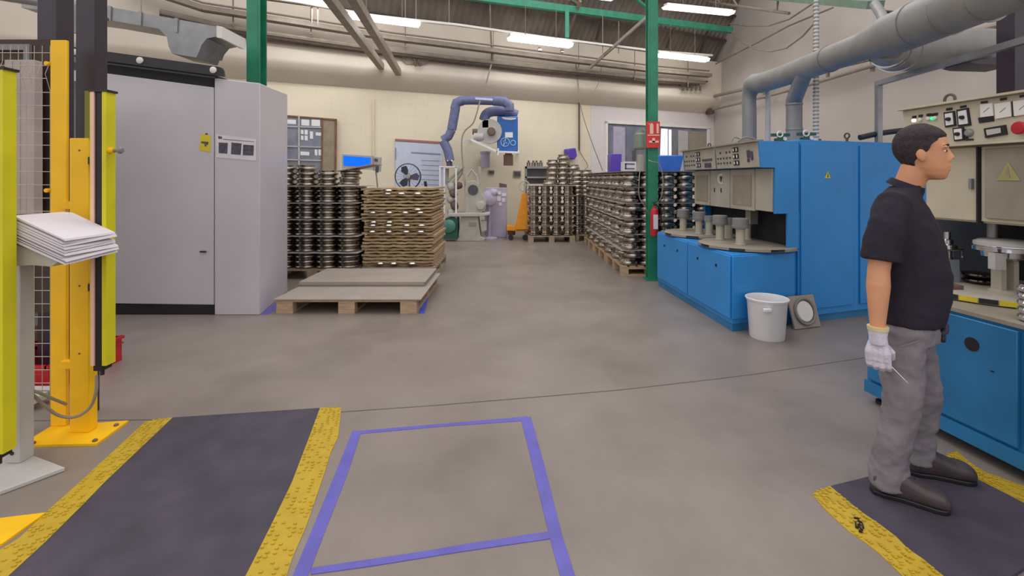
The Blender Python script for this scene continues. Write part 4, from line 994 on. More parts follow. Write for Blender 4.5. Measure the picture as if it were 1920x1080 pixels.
b = MB(); quadW(b, [(1108, 198), (1340, 205), (1340, 420), (1108, 420)], .008, .007)
pwall = struct('trim_2', b, mat('white_wall_patch', (214, 206, 204), .8, var=.015))
t.location = WM['window_1'].translation
t = thing('drill_press', 'grey-green drill press rising behind the right disc row', 'machine', P(1198, 400, 11.5))
b = MB(); b.tube(pp([(1196, 290), (1196, 448)], 11.6), .14, 14); part('press_column', b, M_grngrey, t)
b = MB(); b.lathe(P(1199, 276, 11.5), [(.13, 0), (.13, .3), (.10, .34), (.10, .40), (0, .42)], 18); b.lathe(P(1199, 276, 11.5), [(.12, -.06), (.14, -.03), (.14, 0)], 18); part('drill_head', b, mat('drill_grey_green', (118, 128, 116), .5), t)
b = MB(); quadY(b, [(1187, 282), (1193, 281), (1192, 300), (1187, 305)], 11.4, .1); part('gear_cover', b, M_print, t)
b = MB(); b.lathe((P(1196, 0, 11.6).x, 11.6, 0), [(.3, 0), (.3, .04), (.15, .07), (0, .07)], 16); part('drill_base', b, M_grngrey, t)
t = thing('document_box', 'white box front with dark printed frame on top of the right disc row', 'box', P(1181, 320, 8.2))
TZ = .146+12*TD+.037
def onrow(px0, px1, y0, Y, d): return (fx(px0, Y), fx(px1, Y), Y, Y+d, TZ, P(0, y0, Y).z)
b = MB(); b.box(*onrow(1169, 1193, 303, 8.2, .2)); part('box_front', b, M_paper, t)
b = MB(); quadY(b, [(1172, 306), (1190, 306.5), (1190, 308.5), (1172, 308)], 8.19, .01); quadY(b, [(1172, 315), (1190, 315.5), (1190, 317), (1172, 316.5)], 8.19, .01); quadY(b, [(1172, 306), (1174.5, 306), (1174.5, 317), (1172, 317)], 8.19, .01); part('box_print', b, M_print, t)
b = MB(); b.box(*onrow(1145, 1166, 288, 8.6, .3)); one('violet_bin', b, M_purple, 'violet bin on the right disc row beside the printed box', 'bin', bev=.015)
x0, x1, Y0, Y1, z0, z1 = onrow(1234, 1283, 291, 8.0, .55)
b = MB(); vs = []
for z_, g_ in ((z0, .05), (z1, 0)): vs += [(x0+g_, Y0+g_, z_), (x1-g_, Y0+g_, z_), (x1-g_, Y1-g_, z_), (x0+g_, Y1-g_, z_)]
b.add(vs, [(0, 3, 2, 1), (4, 5, 6, 7), (0, 1, 5, 4), (1, 2, 6, 5), (2, 3, 7, 6), (3, 0, 4, 7)])
one('blue_tub', b, M_bluetub, 'blue plastic tub on the right disc row, right of the green column', 'tub', bev=.02)

# ================================================================== RIGHT WALL AND DUCTS
def rightrun(name, pts, r, m, label, cat, off=.3, n=8):
    b = MB(); b.tube([R(x, y, off) for x, y in pts], r, n); return one(name, b, m, label, cat)
rightrun('wall_pipe', [(1322, 184), (1400, 166), (1500, 143), (1640, 108), (1800, 66), (1925, 34)], .05, M_pipe, 'upper grey pipe sloping in view along the gable wall behind the round duct', 'pipe')
rightrun('wall_pipe', [(1337, 205), (1400, 190), (1500, 164), (1640, 122), (1800, 76), (1925, 42)], .04, M_pipe, 'lower grey pipe along the gable wall behind the round duct', 'pipe')
rightrun('sagging_cable', [(1368, 44), (1400, 49), (1440, 49), (1480, 36), (1522, 8), (1550, -12)], .02, M_pipe, 'upper sagging cable across the gable wall', 'cable', .6, 6)
rightrun('sagging_cable', [(1371, 58), (1390, 78), (1415, 92), (1445, 97), (1475, 90), (1505, 68), (1528, 42)], .02, M_pipe, 'lower sagging cable across the gable wall', 'cable', .6, 6)
rightrun('stay_cable', [(1342, 120), (1420, 80), (1480, 48), (1562, 14)], .022, M_pipe, 'straight stay cable rising across the gable wall', 'cable', .4, 6)
b = MB(); b.tube([R(1326, 209, .3), R(1334, 209, .3)], .11, 10); b.tube([R(1310, 184, .3), R(1326, 184, .3)], .1, 10); one('pipe_flange', b, M_pipedk, 'dark pipe ends in the corner where the two walls meet', 'pipe')
for i, (x, y0, y1) in enumerate(((1552, 128, 150), (1636, 108, 134), (1432, 160, 185))):
    b = MB(); b.bar(R(x, y0, .25), R(x, y1, .25), .06, .06); one('pipe_clip', b, M_pipe, 'short pipe support on the gable wall, %s from the corner' % NTH[(i+1) % 3], 'pipe bracket', 'supports on the gable wall')
# roof lattice at the top edge
t = thing('roof_lattice', 'light roof lattice and green gutter at the top edge above the gable wall', 'roof truss', R(1450, 10, 1.2))
b = MB(); b.tube([R(1330, 4, 1.2), R(1400, 14, 1.2), R(1480, 25, 1.2)], .035, 8); part('lower_chord', b, M_pipe, t)
b = MB()
for x0, y0, x1, y1 in ((1335, -14, 1350, 6), (1350, 6, 1366, -14), (1366, -14, 1382, 10), (1460, -8, 1456, 24), (1300, -4, 1335, 5)): b.tube([R(x0, y0, 1.2), R(x1, y1, 1.2)], .025, 6)
part('lattice_bar', b, M_pipe, t)
b = MB(); p0, p1 = R(1440, -6, 1.0), R(1642, 9, 2.2); b.bar(p0, p1, .25, .12); part('gutter', b, mat('faded_green', (112, 134, 116), .6), t, 'faded green gutter')
# duct run
DX, DZ = 3.05, 2.57
t = thing('round_duct', 'large round grey ductwork with two drops onto the blue machine', 'duct', (DX, 4.5, 2.3))
jt = P(1405, 262, 6.06)
b = MB(); top = P(1405, 178, 6.06)
b.tube(arc_pts([P(1405, 270, 6.06), P(1405, 215, 6.06), P(1405, 180, 6.06), V((top.x+.02, 5.98, top.z+.12)), V((DX-.02, 5.8, DZ+.01)), V((DX, 5.2, DZ))], 5), [.083]*11+[.09, .1, .11]+[.118]*12, 20); part('duct_elbow', b, M_duct, t)
b = MB(); b.tube([(DX, 5.25, DZ), (DX, 4.05, DZ+.0)], .122, 24); b.tube([(DX, 4.62, DZ), (DX, 4.60, DZ)], .13, 24); part('duct_run', b, M_duct, t)
b = MB(); b.tube([(DX, 4.12, DZ), (DX+.02, 3.86, DZ+.01)], [.13, .165], 24); b.tube([(DX+.02, 3.9, DZ+.01), (DX+.0, 3.2, DZ+.03), (DX, 1.9, DZ+.05)], .168, 28); part('large_duct', b, M_duct, t, 'widest duct section')
for y in (3.62, 3.35, 3.08, 2.8):
    b = MB(); b.tube([(DX+.005, y, DZ+.02), (DX+.005, y-.006, DZ+.02)], .1705, 28); part('duct_seam', b, M_galv, t)
b = MB(); p1 = V((DX+.08, 3.98, DZ-.07)); p2 = V((3.7, 4.62, 2.65)); p3 = V((4.3, 4.80, 2.73)); p4 = V((8.05, 5.75, 2.93))
b.tube([p1, V((3.33, 4.26, 2.55)), p2, p3, p4], [.10, .14, .20, .20, .19], 26); part('branch_duct', b, M_duct, t)
b = MB()
for f, r_ in ((V((3.30, 4.225, 2.54)), .142), (V((3.40, 4.325, 2.569)), .157), (V((3.66, 4.58, 2.64)), .203)):
    b.tube([f, f+V((.02, .02, .004))], r_, 26)
part('foil_tape', b, M_chrome, t, 'shiny foil tape bands')
b = MB(); pb = P(1489, 268, 5.41); pt_ = P(1489, 188, 5.41)
b.tube([pb, pt_, P(1507, 140, 5.0), V((DX+.02, 4.86, DZ))], .082, 20); part('branch_drop', b, M_duct, t)
b = MB()
for y in (244, 197): b.tube([P(1489, y, 5.41), P(1489, y-3, 5.41)], .088, 20)
part('duct_clamp', b, M_galv, t)
t = thing('duct_hanger', 'small bent metal duct offcut hanging under the green gutter', 'duct', R(1655, 30, 3.2))
b = MB(); b.tube([P(1640, 8, 6.0), P(1652, 26, 5.8), P(1660, 45, 5.5), P(1665, 70, 5.0)], .055, 12); part('duct_piece', b, M_duct, t)
b = MB(); b.tube([P(1660, 22, 5.8), P(1690, 24, 5.8), P(1684, 34, 5.6)], .02, 8); part('support_rod', b, M_pipedk, t)
# metal frame, posts, conduit above the machine
t = thing('support_frame', 'grey square-tube frame rising behind the blue machine and running overhead', 'frame', P(1652, 262, 4.5))
b = MB(); b.bar((3.88, 5.08, 1.80), (3.88, 5.08, 2.45), .05, .05); b.bar((3.883, 5.105, 2.43), (3.48, 2.45, 2.38), .05, .05); part('tube_frame', b, M_galv, t)
b = MB(); b.box(fx(1903, 3.9), fx(1945, 3.9), 3.9, 4.05, 0, 4.2)
one('black_column', b, M_blackcol, 'black column at the right picture edge behind the beige control box', 'column')
b = MB(); quadY(b, [(1818, 116), (1906, 100), (1906, 122), (1835, 120)], 4.55, .3)  # dark wedge added in place of the shade below the duct
one('duct_shade_wedge', b, M_blackcol, 'dark wedge standing in for the shade under the branch duct beside the black column', 'painted shade')
t = thing('conduit_pole', 'tall pale segmented conduit pole rising from the blue machine', 'pole', P(1530, 268, 5.2))
b = MB(); b.tube([P(1530, 268, 5.2), P(1530, -60, 5.2)], .022, 10); part('pole', b, M_whitep, t)
b = MB()
for y in range(-50, 265, 7): b.tube([P(1530, y, 5.2), P(1530, y-2.6, 5.2)], .030, 10)
part('conduit_ring', b, M_galv, t)
b = MB(); b.tube([P(1440, 268, 5.9), P(1440, 158, 5.9)], .03, 10); one('conduit_pole', b, M_ltgrey, 'short grey pole between the two duct drops', 'pole')

# ================================================================== BLUE MACHINE, FAR
MO = V((2.02, 4.42, 0)); Mf = V((-.052, 1, 0)).normalized(); Ms = V((.95, .31, 0)).normalized()
def m1(s_, t_, z_): return MO+Mf*s_+Ms*t_+UP*z_
def b1(mb, s0, s1, t0, t1, z0, z1): mb.ob(m1((s0+s1)/2, (t0+t1)/2, (z0+z1)/2), Mf*(s1-s0)/2, Ms*(t1-t0)/2, UP*(z1-z0)/2)
t = thing('rotary_machine', 'large blue machine with beige control fronts standing right of the green column', 'machine', MO+Mf+Ms)
b = MB(); b1(b, 0.02, 1.96, .02, .80, .07, .715); part('table_body', b, M_blue, t, bev=.006)
b = MB(); b1(b, .03, 1.95, .03, 2.95, 0, .07); part('plinth', b, M_blue2, t)
doors = []
for a, c_ in ((.03, .965), (.985, 1.93)):
    b = MB(); b1(b, a, c_, 0.0, .02, .12, .70); d = part('lower_door', b, M_blue, t, bev=.004); doors.append(d)
    for k in (.28, .72):
        q_ = m1(a+(c_-a)*k, 0, .57); b = MB(); b.lathe(q_, [(.016, 0), (.016, .004), (0, .004)], 12, ax=-Ms); part('finger_hole', b, M_black, d)
b = MB(); b1(b, 0, .02, .02, .76, .12, .70); part('side_cover', b, M_blue, t, bev=.004)
b = MB(); b1(b, 0, 1.98, .80, 2.95, .07, 1.80); part('tall_housing', b, M_blue, t, bev=.006)
for a, c_ in ((.83, 1.52), (1.62, 2.28), (2.3, 2.9)):
    b = MB(); b1(b, -.015, 0, a, c_, .14, 1.76); part('tall_panel', b, M_blue, t, bev=.004)
# near side cheek, with the overhanging canopy profile
cheek = [(.315, 1.775), (.80, 1.78), (.80, .715), (.66, .715), (.66, 1.085), (.505, 1.085), (.505, 1.525), (.34, 1.525)]
for s0, lab in ((-.012, None), (1.735, None)):
    b = MB(); b.ext([m1(s0, a, z_) for a, z_ in cheek], Mf*.025); part('side_cheek', b, M_blue, t)
b = MB(); b1(b, .0, 1.74, .52, .82, 1.1, 1.775); b1(b, .012, 1.74, .36, .52, 1.53, 1.775); part('canopy_core', b, M_blue2, t)
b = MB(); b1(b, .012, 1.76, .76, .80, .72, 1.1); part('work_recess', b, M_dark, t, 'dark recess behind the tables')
for i, (a, c_) in enumerate(((.012, .86), (.89, 1.755))):
    b = MB(); F = [m1(a, .318, 1.77), m1(c_, .318, 1.77), m1(c_, .343, 1.53), m1(a, .343, 1.53)]
    b.ext(F, Ms*.03); cb = part('control_panel', b, M_beige, t, 'beige sloping control panel', bev=.003)
    def cp(u, v, k=0): return m1(a+(c_-a)*u, .318+.025*v-.004-k, 1.77-.24*v)
    def cpq(mb, u0, u1, v0, v1, k=.004): mb.ext([cp(u0, v0), cp(u1, v0), cp(u1, v1), cp(u0, v1)], -Ms*k)
    g = MB()
    for u in (.62, .70, .78, .86, .93):
        for v in (.25, .5, .72): 
            if (u*100+v*10) % 3 < 2.3: cpq(g, u, u+.03, v, v+.08)
    part('push_button', g, M_print, cb)
    for (u, v) in ((.5, .22), (.43, .22), (.5, .5), (.43, .5), (.5, .78), (.43, .78)):
        g = MB(); cpq(g, u, u+.055, v-.1, v+.1, .006); part('gauge_frame', g, M_black, cb)
        g = MB(); cpq(g, u+.014, u+.041, v-.06, v+.06, .009); part('gauge_face', g, M_white, cb)
    g = MB()
    if i: cpq(g, .08, .36, .5, .6); cpq(g, .12, .30, .7, .92)
    else: cpq(g, .12, .16, .35, .7); cpq(g, .18, .24, .3, .6); cpq(g, .2, .24, .62, .78)
    part('display_unit', g, M_print, cb)
    g = MB(); b1(g, a, c_, .27, .345, 1.77, 1.785); part('panel_hood', g, M_beige2, t)
for a, c_ in ((.012, .30), (.31, .80), (.81, 1.28), (1.29, 1.73)):
    b = MB(); b1(b, a, c_, .487, .507, 1.09+(.012 if a < .3 else 0), 1.52); dd = part('canopy_door', b, M_beige, t, 'beige canopy door', bev=.004)
    if a in (.31, 1.29):
        b = MB(); b1(b, a+.06, c_-.06, .480, .488, 1.14, 1.46); part('door_inset', b, M_beige2, dd)
    if a == .81:
        c0 = m1(1.0, .486, 1.42); b = MB(); b.lathe(c0, [(.06, 0), (.06, .004), (.045, .005), (.045, .004)], 20, ax=-Ms); b.lathe(c0, [(.06, 0), (.06, .004), (0, .004)], 20, ax=-Ms); part('round_badge', b, M_white, dd, 'white oval badge')
        b = MB(); b.ext([c0-Ms*.006+Mf*.025+UP*.03, c0-Ms*.006-Mf*.02+UP*.02, c0-Ms*.006-UP*.045], -Ms*.004); part('badge_mark', b, M_black, dd)
        b = MB(); b1(b, 1.0, 1.012, .480, .488, 1.26, 1.31); b1(b, 1.16, 1.172, .480, .488, 1.26, 1.31); part('door_slot', b, M_black, dd)
for k, (s0, t0) in enumerate(((.42, .46), (1.42, .46))):
    b = MB(); b.lathe(m1(s0, t0, .722), [(.46, 0), (.47, .004), (.47, .028), (.46, .032), (0, .032)], 40); rt = part('rotary_table', b, M_beige2, t, 'beige rotary table disc')
    b = MB()
    for i in range(8):
        w0 = 2*PI*i/8; pts = [m1(s0, t0, .728)+V((.473*math.cos(w0+w), .473*math.sin(w0+w), 0)) for w in (0, .1, .2, .3)]
        pts += [m1(s0, t0, .728)+V((.46*math.cos(w0+w), .46*math.sin(w0+w), 0)) for w in (.3, .2, .1, 0)]
        b.ext(pts, UP*.022)
    part('edge_marking', b, [M_black, M_dkgreen][0], rt)
for k, (x, y, dark) in enumerate(((1388, 458, 1), (1350, 449, 1), (1311, 438, 1), (1281, 431, 1), (1443, 449, 0), (1400, 449, 0), (1366, 446, 0), (1330, 440, 0))):
    c = P(x, y, (CH-.755)*FP/(y-HY)); b = MB()
    b.lathe(c, [(.055, 0), (.055, .008), (.043, .012), (.043, .15), (.05, .155), (.05, .165)], 18); sp_ = part('spindle_post', b, M_beige, t)
    b = MB(); b.lathe(c+UP*.165, [(.078, 0), (.08, .006), (.08, .028), (.076, .03), (.076, .095), (.07, .1), (0, .1)] if k < 4 else [(.06, 0), (.06, .06), (0, .06)], 24); part('spindle_head', b, M_midgrey if k != 4 else M_dark, sp_, 'grey spindle head')
b = MB(); b1(b, .55, .65, .6, .7, .93, 1.1); part('drive_shaft', b, M_beige2, t)
# fittings on top
for i, (x, Y_, lab) in enumerate(((1463, 5.0, 'left'), (1512, 4.9, 'right'))):
    q_ = P(x, 262, Y_); q_.z = 1.80; tt = thing('valve_block', 'small dark green valve block with bright nuts on the blue machine, %s of two' % lab, 'valve', q_)
    b = MB(); b.box(q_.x-.05, q_.x+.05, q_.y-.03, q_.y+.03, 1.80, 1.84); b.box(q_.x-.09, q_.x+.09, q_.y-.02, q_.y+.02, 1.86, 1.89); b.box(q_.x-.02, q_.x+.02, q_.y-.02, q_.y+.02, 1.84, 1.86); part('valve_body', b, M_dkgreen, tt)
    b = MB(); b.lathe(q_+V((.03, -.03, .03)), [(.018, 0), (.018, .012), (0, .012)], 10, ax=(0, -1, 0)); b.torus(q_+V((-.02, -.03, .08)), .028, .008, (0, 1, 0)); part('valve_nut', b, M_whitep, tt)
for i, (x, Y_) in enumerate(((1588, 4.88), (1330, 6.3))):
    q_ = P(x, 262, Y_); q_.z = 1.80; b = MB(); b.torus(q_+UP*.055, .026, .008, (1, .3, 0)); b.tube([q_, q_+UP*.03], .012, 8)
    one('lifting_eye', b, M_pipedk, 'steel lifting eye on top of the blue machine, %s' % ['near end', 'far end'][i], 'lifting eye')
q_ = m1(.5, 1.5, 1.80); b = MB(); b.tube([q_, q_+UP*.05, q_+V((-.03, 0, .14))], .01, 8); b.tube([q_+V((0, 0, .045)), q_+V((.04, 0, .05))], .02, 8)
one('lever', b, M_pipedk, 'small angled lever on top of the blue machine beside the conduit pole', 'lever')
b = MB(); b.tube(arc_pts([P(1612, 258, 5.1), P(1650, 250, 5.1), P(1700, 244, 5.1), P(1760, 240, 5.1)]), .03, 10)
one('rubber_hose', b, M_black, 'black hose lying along the top of the blue machine', 'hose')
b = MB(); b.tube(arc_pts([P(1372, 266, 5.6), P(1376, 258, 5.6), P(1386, 260, 5.6), P(1395, 266, 5.6)]), .008, 6); b.tube(arc_pts([P(1380, 268, 5.6), P(1395, 258, 5.6), P(1412, 260, 5.6), P(1424, 267, 5.6)]), .012, 6); b.bar(P(1385, 266, 5.6), P(1430, 264, 5.6), .05, .03)
one('cable_bundle', b, M_beige2, 'tangle of cables on top of the canopy near the duct drop', 'cable')
# warning triangle
c0 = m1(-.017, 1.17, 1.455); tt = thing('warning_sticker', 'small yellow warning triangle on the blue side panel', 'sticker', c0)
b = MB(); b.ext([c0-Ms*.04-UP*.03, c0+Ms*.04-UP*.03, c0+UP*.04], -Mf*.003); part('triangle_sheet', b, M_ywarn, tt)
b = MB(); b.ext([c0-Mf*.003-Ms*.006-UP*.02, c0-Mf*.003+Ms*.01-UP*.02, c0-Mf*.003+UP*.02], -Mf*.002); part('lightning_mark', b, M_black, tt)
# bucket and leaning plate
c = V((fx(1438, 4.30), 4.30, 0))
t = thing('white_bucket', 'white plastic bucket standing against the near end of the blue machine', 'bucket', c)
b = MB(); b.lathe(c, [(0, .004), (.138, 0), (.143, .01), (.163, .325), (.166, .33), (.172, .335), (.176, .35), (.172, .356), (.164, .35), (.158, .32), (.138, .02), (0, .02)], 40); part('bucket_body', b, M_white, t)
b = MB(); b.torus(c+UP*.352, .172, .007, n=40); part('bucket_rim', b, M_white, t)
b = MB(); b.box(c.x-.115, c.x-.05, c.y-.178, c.y-.145, .27, .30); part('bucket_lug', b, M_white, t, bev=.006)
base = m1(-.12, .60, 0); n_ = (V((.31, -.95, 0))*.96+UP*.28).normalized(); u_ = Ms; v_ = n_.cross(u_).normalized()
if v_.z < 0: v_ = -v_
cc = base+v_*.155+Ms*.22
t = thing('leaning_plate', 'square beige plate with a white round ring leaning against the blue machine', 'plate', base)
b = MB(); b.ob(cc, u_*.16, v_*.15, n_*.008); part('square_plate', b, M_board, t)
b = MB(); b.torus(cc+n_*.018, .118, .012, n_, 36, 8); part('round_ring', b, M_midgrey, t, 'grey ring')
b = MB(); b.lathe(cc+n_*.008, [(.095, 0), (.098, .006), (.09, .014), (0, .014)], 32, ax=n_); part('round_lid', b, M_whitep, t, 'white round centre')

# ================================================================== BLUE MACHINE, NEAR (behind the worker)
NO = V((2.26, 3.08, 0)); Nu = V((.14, -.99, 0)).normalized(); Nd = V((.99, .14, 0)).normalized()
def m2p(u, d, z_): return NO+Nu*u+Nd*d+UP*z_
def b2(mb, u0, u1, d0, d1, z0, z1): mb.ob(m2p((u0+u1)/2, (d0+d1)/2, (z0+z1)/2), Nu*(u1-u0)/2, Nd*(d1-d0)/2, UP*(z1-z0)/2)
t = thing('rotary_machine', 'large blue and beige machine with control box and gauges right behind the worker', 'machine', m2p(1, .6, 0))
b = MB(); b2(b, 0, 2.1, .02, 1.3, .13, .715); part('table_body', b, M_blue2, t, bev=.006)
b = MB(); b2(b, 0.0, 2.1, .0, 1.28, .06, .135); part('base_rail', b, M_blue2, t)
for u in (.06, 1.0, 1.95):
    b = MB(); b.lathe(m2p(u, .07, 0), [(.035, 0), (.035, .02), (.015, .025), (.015, .06)], 14); part('levelling_foot', b, M_black, t)
for a, c_ in ((.03, .83), (.87, 1.65)):
    b = MB(); b2(b, a, c_, 0, .02, .15, .70); d = part('lower_door', b, M_blue2, t, bev=.004)
    if a < .1:
        b = MB(); b.lathe(m2p(.635, 0, .575), [(.034, 0), (.034, .004), (0, .004)], 20, ax=-Nd); part('finger_hole', b, M_black, d, 'black round hole')
        b = MB(); b2(b, .72, .735, -.003, 0, .47, .476); part('scratch', b, M_dark, d)
b = MB(); b2(b, 0, 2.1, .01, 1.3, .715, .735); part('table_top', b, M_beige2, t, 'worn grey-brown table top')
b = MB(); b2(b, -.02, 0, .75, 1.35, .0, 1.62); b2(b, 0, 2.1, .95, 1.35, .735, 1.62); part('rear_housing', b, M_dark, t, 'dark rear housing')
b = MB(); b2(b, .0, .04, .46, .95, .735, 1.18); part('end_plate', b, mat('blue_grey_plate', (112, 120, 136), .5), t, 'blue-grey end plate')
b = MB(); b2(b, .1, 2.1, .34, 1.3, 1.17, 1.61); part('upper_cabinet', b, M_cream, t, bev=.005)
for a, c_, m_, dp in ((.12, .415, M_cream, .02), (.43, .75, M_cream, .02), (.77, 1.2, M_cream, .02)):
    b = MB(); b2(b, a, c_, .34-dp, .34, 1.18, 1.60); d = part('cabinet_door', b, m_, t, bev=.004)
    if a == .43:
        b = MB(); b2(b, .46, .72, .305, .32, 1.20, 1.585); dd = part('door_inset', b, M_beige2, d, 'brownish recessed door plate', bev=.004)
        c0 = m2p(.575, .303, 1.455); g = MB(); g.ext([c0+Nu*.055-UP*.045, c0-Nu*.055-UP*.045, c0+UP*.055], -Nd*.002); part('warning_triangle', g, M_fadewarn, d, 'faded warning triangle')
        g = MB(); g.ext([c0-Nd*.002+Nu*.01-UP*.03, c0-Nd*.002-Nu*.012-UP*.01, c0-Nd*.002+UP*.03], -Nd*.002); part('lightning_mark', g, M_beige2, d)
    else:
        b = MB(); b2(b, c_-.035, c_-.02, .30, .32, 1.36, 1.42); part('door_latch', b, M_midgrey, d)
b = MB(); b2(b, .42, .428, .30, .34, 1.17, 1.60); part('door_gap', b, M_dark, t)
# control box with hood
def NP(u, z_, k=0.0): return m2p(u, .27+(1.62+.25-z_)*.0-k, z_)
b = MB(); b2(b, 0, 2.0, .28, .62, 1.62, 1.86); cb = part('control_box', b, M_cream, t, 'beige control box', bev=.005)
b = MB(); b2(b, -.01, 2.0, .24, .63, 1.86, 1.872); b2(b, -.01, 2.0, .24, .34, 1.608, 1.62); part('box_hood', b, M_cream, cb)
def facepix(x, y):      # pixel -> (u, z) on the control box face
    k = (x-CX)/FP; o = NO+Nd*.28
    u = (k*o.y-o.x)/(Nu.x-k*Nu.y); Y = o.y+Nu.y*u
    return u, CH-(y-HY)*Y/FP
def fpq(mb, pts, k0=0, k=.006):
    P_ = [m2p(facepix(x, y)[0], .28-k0, facepix(x, y)[1]) for x, y in pts]; mb.ext(P_, -Nd*k)
for pts in ([(1771, 211), (1791, 208), (1794, 236), (1774, 239)], [(1795, 206), (1817, 202), (1822, 235), (1798, 238)], [(1788, 240), (1808, 238), (1810, 263), (1791, 265)]):
    g = MB(); fpq(g, pts, 0, .008); fr = part('switch_frame', g, M_black, cb, 'black switch frame')
    cx_ = sum(p[0] for p in pts)/4; cy_ = sum(p[1] for p in pts)/4
    g = MB(); fpq(g, [(cx_+(x-cx_)*.7, cy_+(y-cy_)*.78) for x, y in pts], .008, .004); part('switch_plate', g, M_white, fr)
    u, z_ = facepix(cx_, cy_); g = MB(); g.lathe(m2p(u, .268, z_), [(.012, 0), (.010, .015), (0, .015)], 12, ax=-Nd); part('rotary_knob', g, M_black, fr)
g = MB(); u, z_ = facepix(1818, 249); g.lathe(m2p(u, .28, z_), [(.024, 0), (.022, .01), (.014, .02), (0, .02)], 18, ax=-Nd); part('key_switch', g, M_galv, cb)
g = MB(); fpq(g, [(1807, 242), (1812, 242), (1816, 260), (1826, 260), (1826, 263), (1811, 264)]); part('switch_surround', g, M_black, cb)
for pts in ([(1840, 196), (1863, 193), (1865, 217), (1841, 220)], [(1867, 195), (1897, 190.5), (1899, 218), (1869, 223)], [(1902, 190), (1935, 185), (1937, 213), (1904, 218)]):
    g = MB(); fpq(g, pts, 0, .01); gg = part('gauge', g, M_whitep, cb, 'pale square gauge')
    cx_ = sum(p[0] for p in pts)/4; cy_ = sum(p[1] for p in pts)/4
    g = MB(); fpq(g, [(cx_-6, cy_+4), (cx_+5, cy_-5), (cx_+6, cy_-4.3), (cx_-5, cy_+4.7)], .0101, .001); part('gauge_needle', g, M_midgrey, gg)
g = MB(); fpq(g, [(1898, 190), (1902, 189.4), (1904, 219), (1899.5, 219)], 0, .006); part('gauge_divider', g, M_black, cb)
for pts in ([(1835, 221), (1863, 217), (1865, 227), (1837, 231)], [(1840, 190.5), (1852, 189), (1852.5, 193), (1840.5, 194.5)], [(1876, 184.5), (1888, 182.5), (1888.5, 187), (1876.5, 189)], [(1775, 203), (1786, 201.5), (1786, 206), (1775, 207.5)], [(1801, 199), (1812, 197), (1812.5, 201), (1801.5, 203)], [(1913, 178.5), (1925, 176.5), (1925, 181), (1913, 183)]):
    g = MB(); fpq(g, pts, 0, .005); part('label_strip', g, M_black, cb)
g = MB(); fpq(g, [(1847, 241), (1887, 234), (1890, 252), (1850, 259)], 0, .01); ds = part('display_unit', g, M_black, cb, 'black framed display')
g = MB(); fpq(g, [(1852, 243.5), (1879, 239.5), (1880, 249), (1854, 254)], .01, .002); part('display_window', g, M_ltgrey, ds)
u, z_ = facepix(1921, 240); g = MB(); g.lathe(m2p(u, .28, z_), [(.018, 0), (.018, .02), (.032, .024), (.034, .038), (.028, .046), (0, .048)], 20, ax=-Nd); part('stop_button', g, M_red, cb, 'red emergency stop button')
for (x, y, m_) in ((1715, 226, M_warmled), (1727, 224, M_whitep), (1742, 222, M_whitep), (1750, 222, M_greenled), (1755, 221, M_whitep)):
    u, z_ = facepix(x, y); g = MB(); g.lathe(m2p(u, .28, z_), [(.011, 0), (.011, .012), (0, .016)], 12, ax=-Nd); il = part('indicator_lamp', g, m_, cb)
    g = MB(); g.ob(m2p(u, .278, z_+.022), Nu*.012, Nd*.004, UP*.008); part('lamp_label', g, M_black, il)
u, z_ = facepix(1770, 191); q_ = m2p(u, .32, 1.872); g = MB(); g.torus(q_+UP*.02, .030, .008, Nd, 18, 8, (0, 2*PI)); part('lifting_eye', g, M_pipedk, cb)
# rotary table with fixtures
cR = m2p(.24, .64, .738)
b = MB(); b.lathe(cR, [(.49, 0), (.50, .004), (.50, .034), (.49, .038), (0, .038)], 56); rt = part('rotary_table', b, M_beige, t, 'round rotary table')
for i in range(14):
    w0 = PI+.05+.16*i*1.0; b = MB()
    pts = [cR+V((.503*math.cos(w0+w), .503*math.sin(w0+w), .006)) for w in (0, .05, .1, .15)]+[cR+V((.49*math.cos(w0+w), .49*math.sin(w0+w), .006)) for w in (.15, .1, .05, 0)]
    b.ext(pts, UP*.026); part('edge_marking', b, M_ywarn if i % 2 else M_black, rt, ['black', 'yellow'][i % 2]+' edge marking')
zt_ = .776
c = P(1884, 549, (CH-zt_)*FP/(549-HY)); c.z = zt_
b = MB(); b.lathe(c, [(.07, 0), (.07, .012), (.055, .02)], 28); b.ob(c+V((-.035, 0, .10)), (.014, 0, 0), (0, .03, 0), (0, 0, .09)); b.ob(c+V((.035, 0, .10)), (.014, 0, 0), (0, .03, 0), (0, 0, .09)); b.ob(c+V((0, .02, .10)), (.035, 0, 0), (0, .01, 0), (0, 0, .09)); fxp = part('fixture_post', b, M_beige, t)
b = MB(); b.lathe(c+UP*.185, [(.06, 0), (.10, .02), (.105, .05), (.138, .055), (.14, .075), (.13, .08), (.128, .10), (.10, .11), (.04, .112), (0, .112)], 36); part('chuck_disc', b, M_chrome, fxp, 'shiny chuck disc')
b = MB(); b.lathe(c+UP*.268, [(.132, 0), (.132, .018), (.11, .03), (0, .034)], 36); part('chuck_cover', b, M_ltgrey, fxp, 'grey cover on the chuck')
for dx_, w_ in ((-.105, .03), (.105, .02)):
    b = MB(); b.ob(c+V((dx_, -.06, .19)), (w_, 0, 0), (0, .02, 0), (0, 0, .045)); part('clamp_arm', b, M_ltgrey, fxp)
b = MB(); b.tube([c+V((.03, .1, .3)), c+V((.03, .1, .42))], .024, 12); part('spindle_shaft', b, M_galv, t)
c = P(1776, 527, (CH-zt_)*FP/(527-HY)); c.z = zt_
b = MB(); b.ob(c+UP*.07, (.045, 0, 0), (0, .035, 0), (0, 0, .07)); b.ext([c+V((.045, -.02, 0)), c+V((.10, -.02, 0)), c+V((.045, -.02, .10))], (0, .03, 0)); f2 = part('fixture_block', b, mat('pale_blue_grey', (142, 150, 164), .45), t)
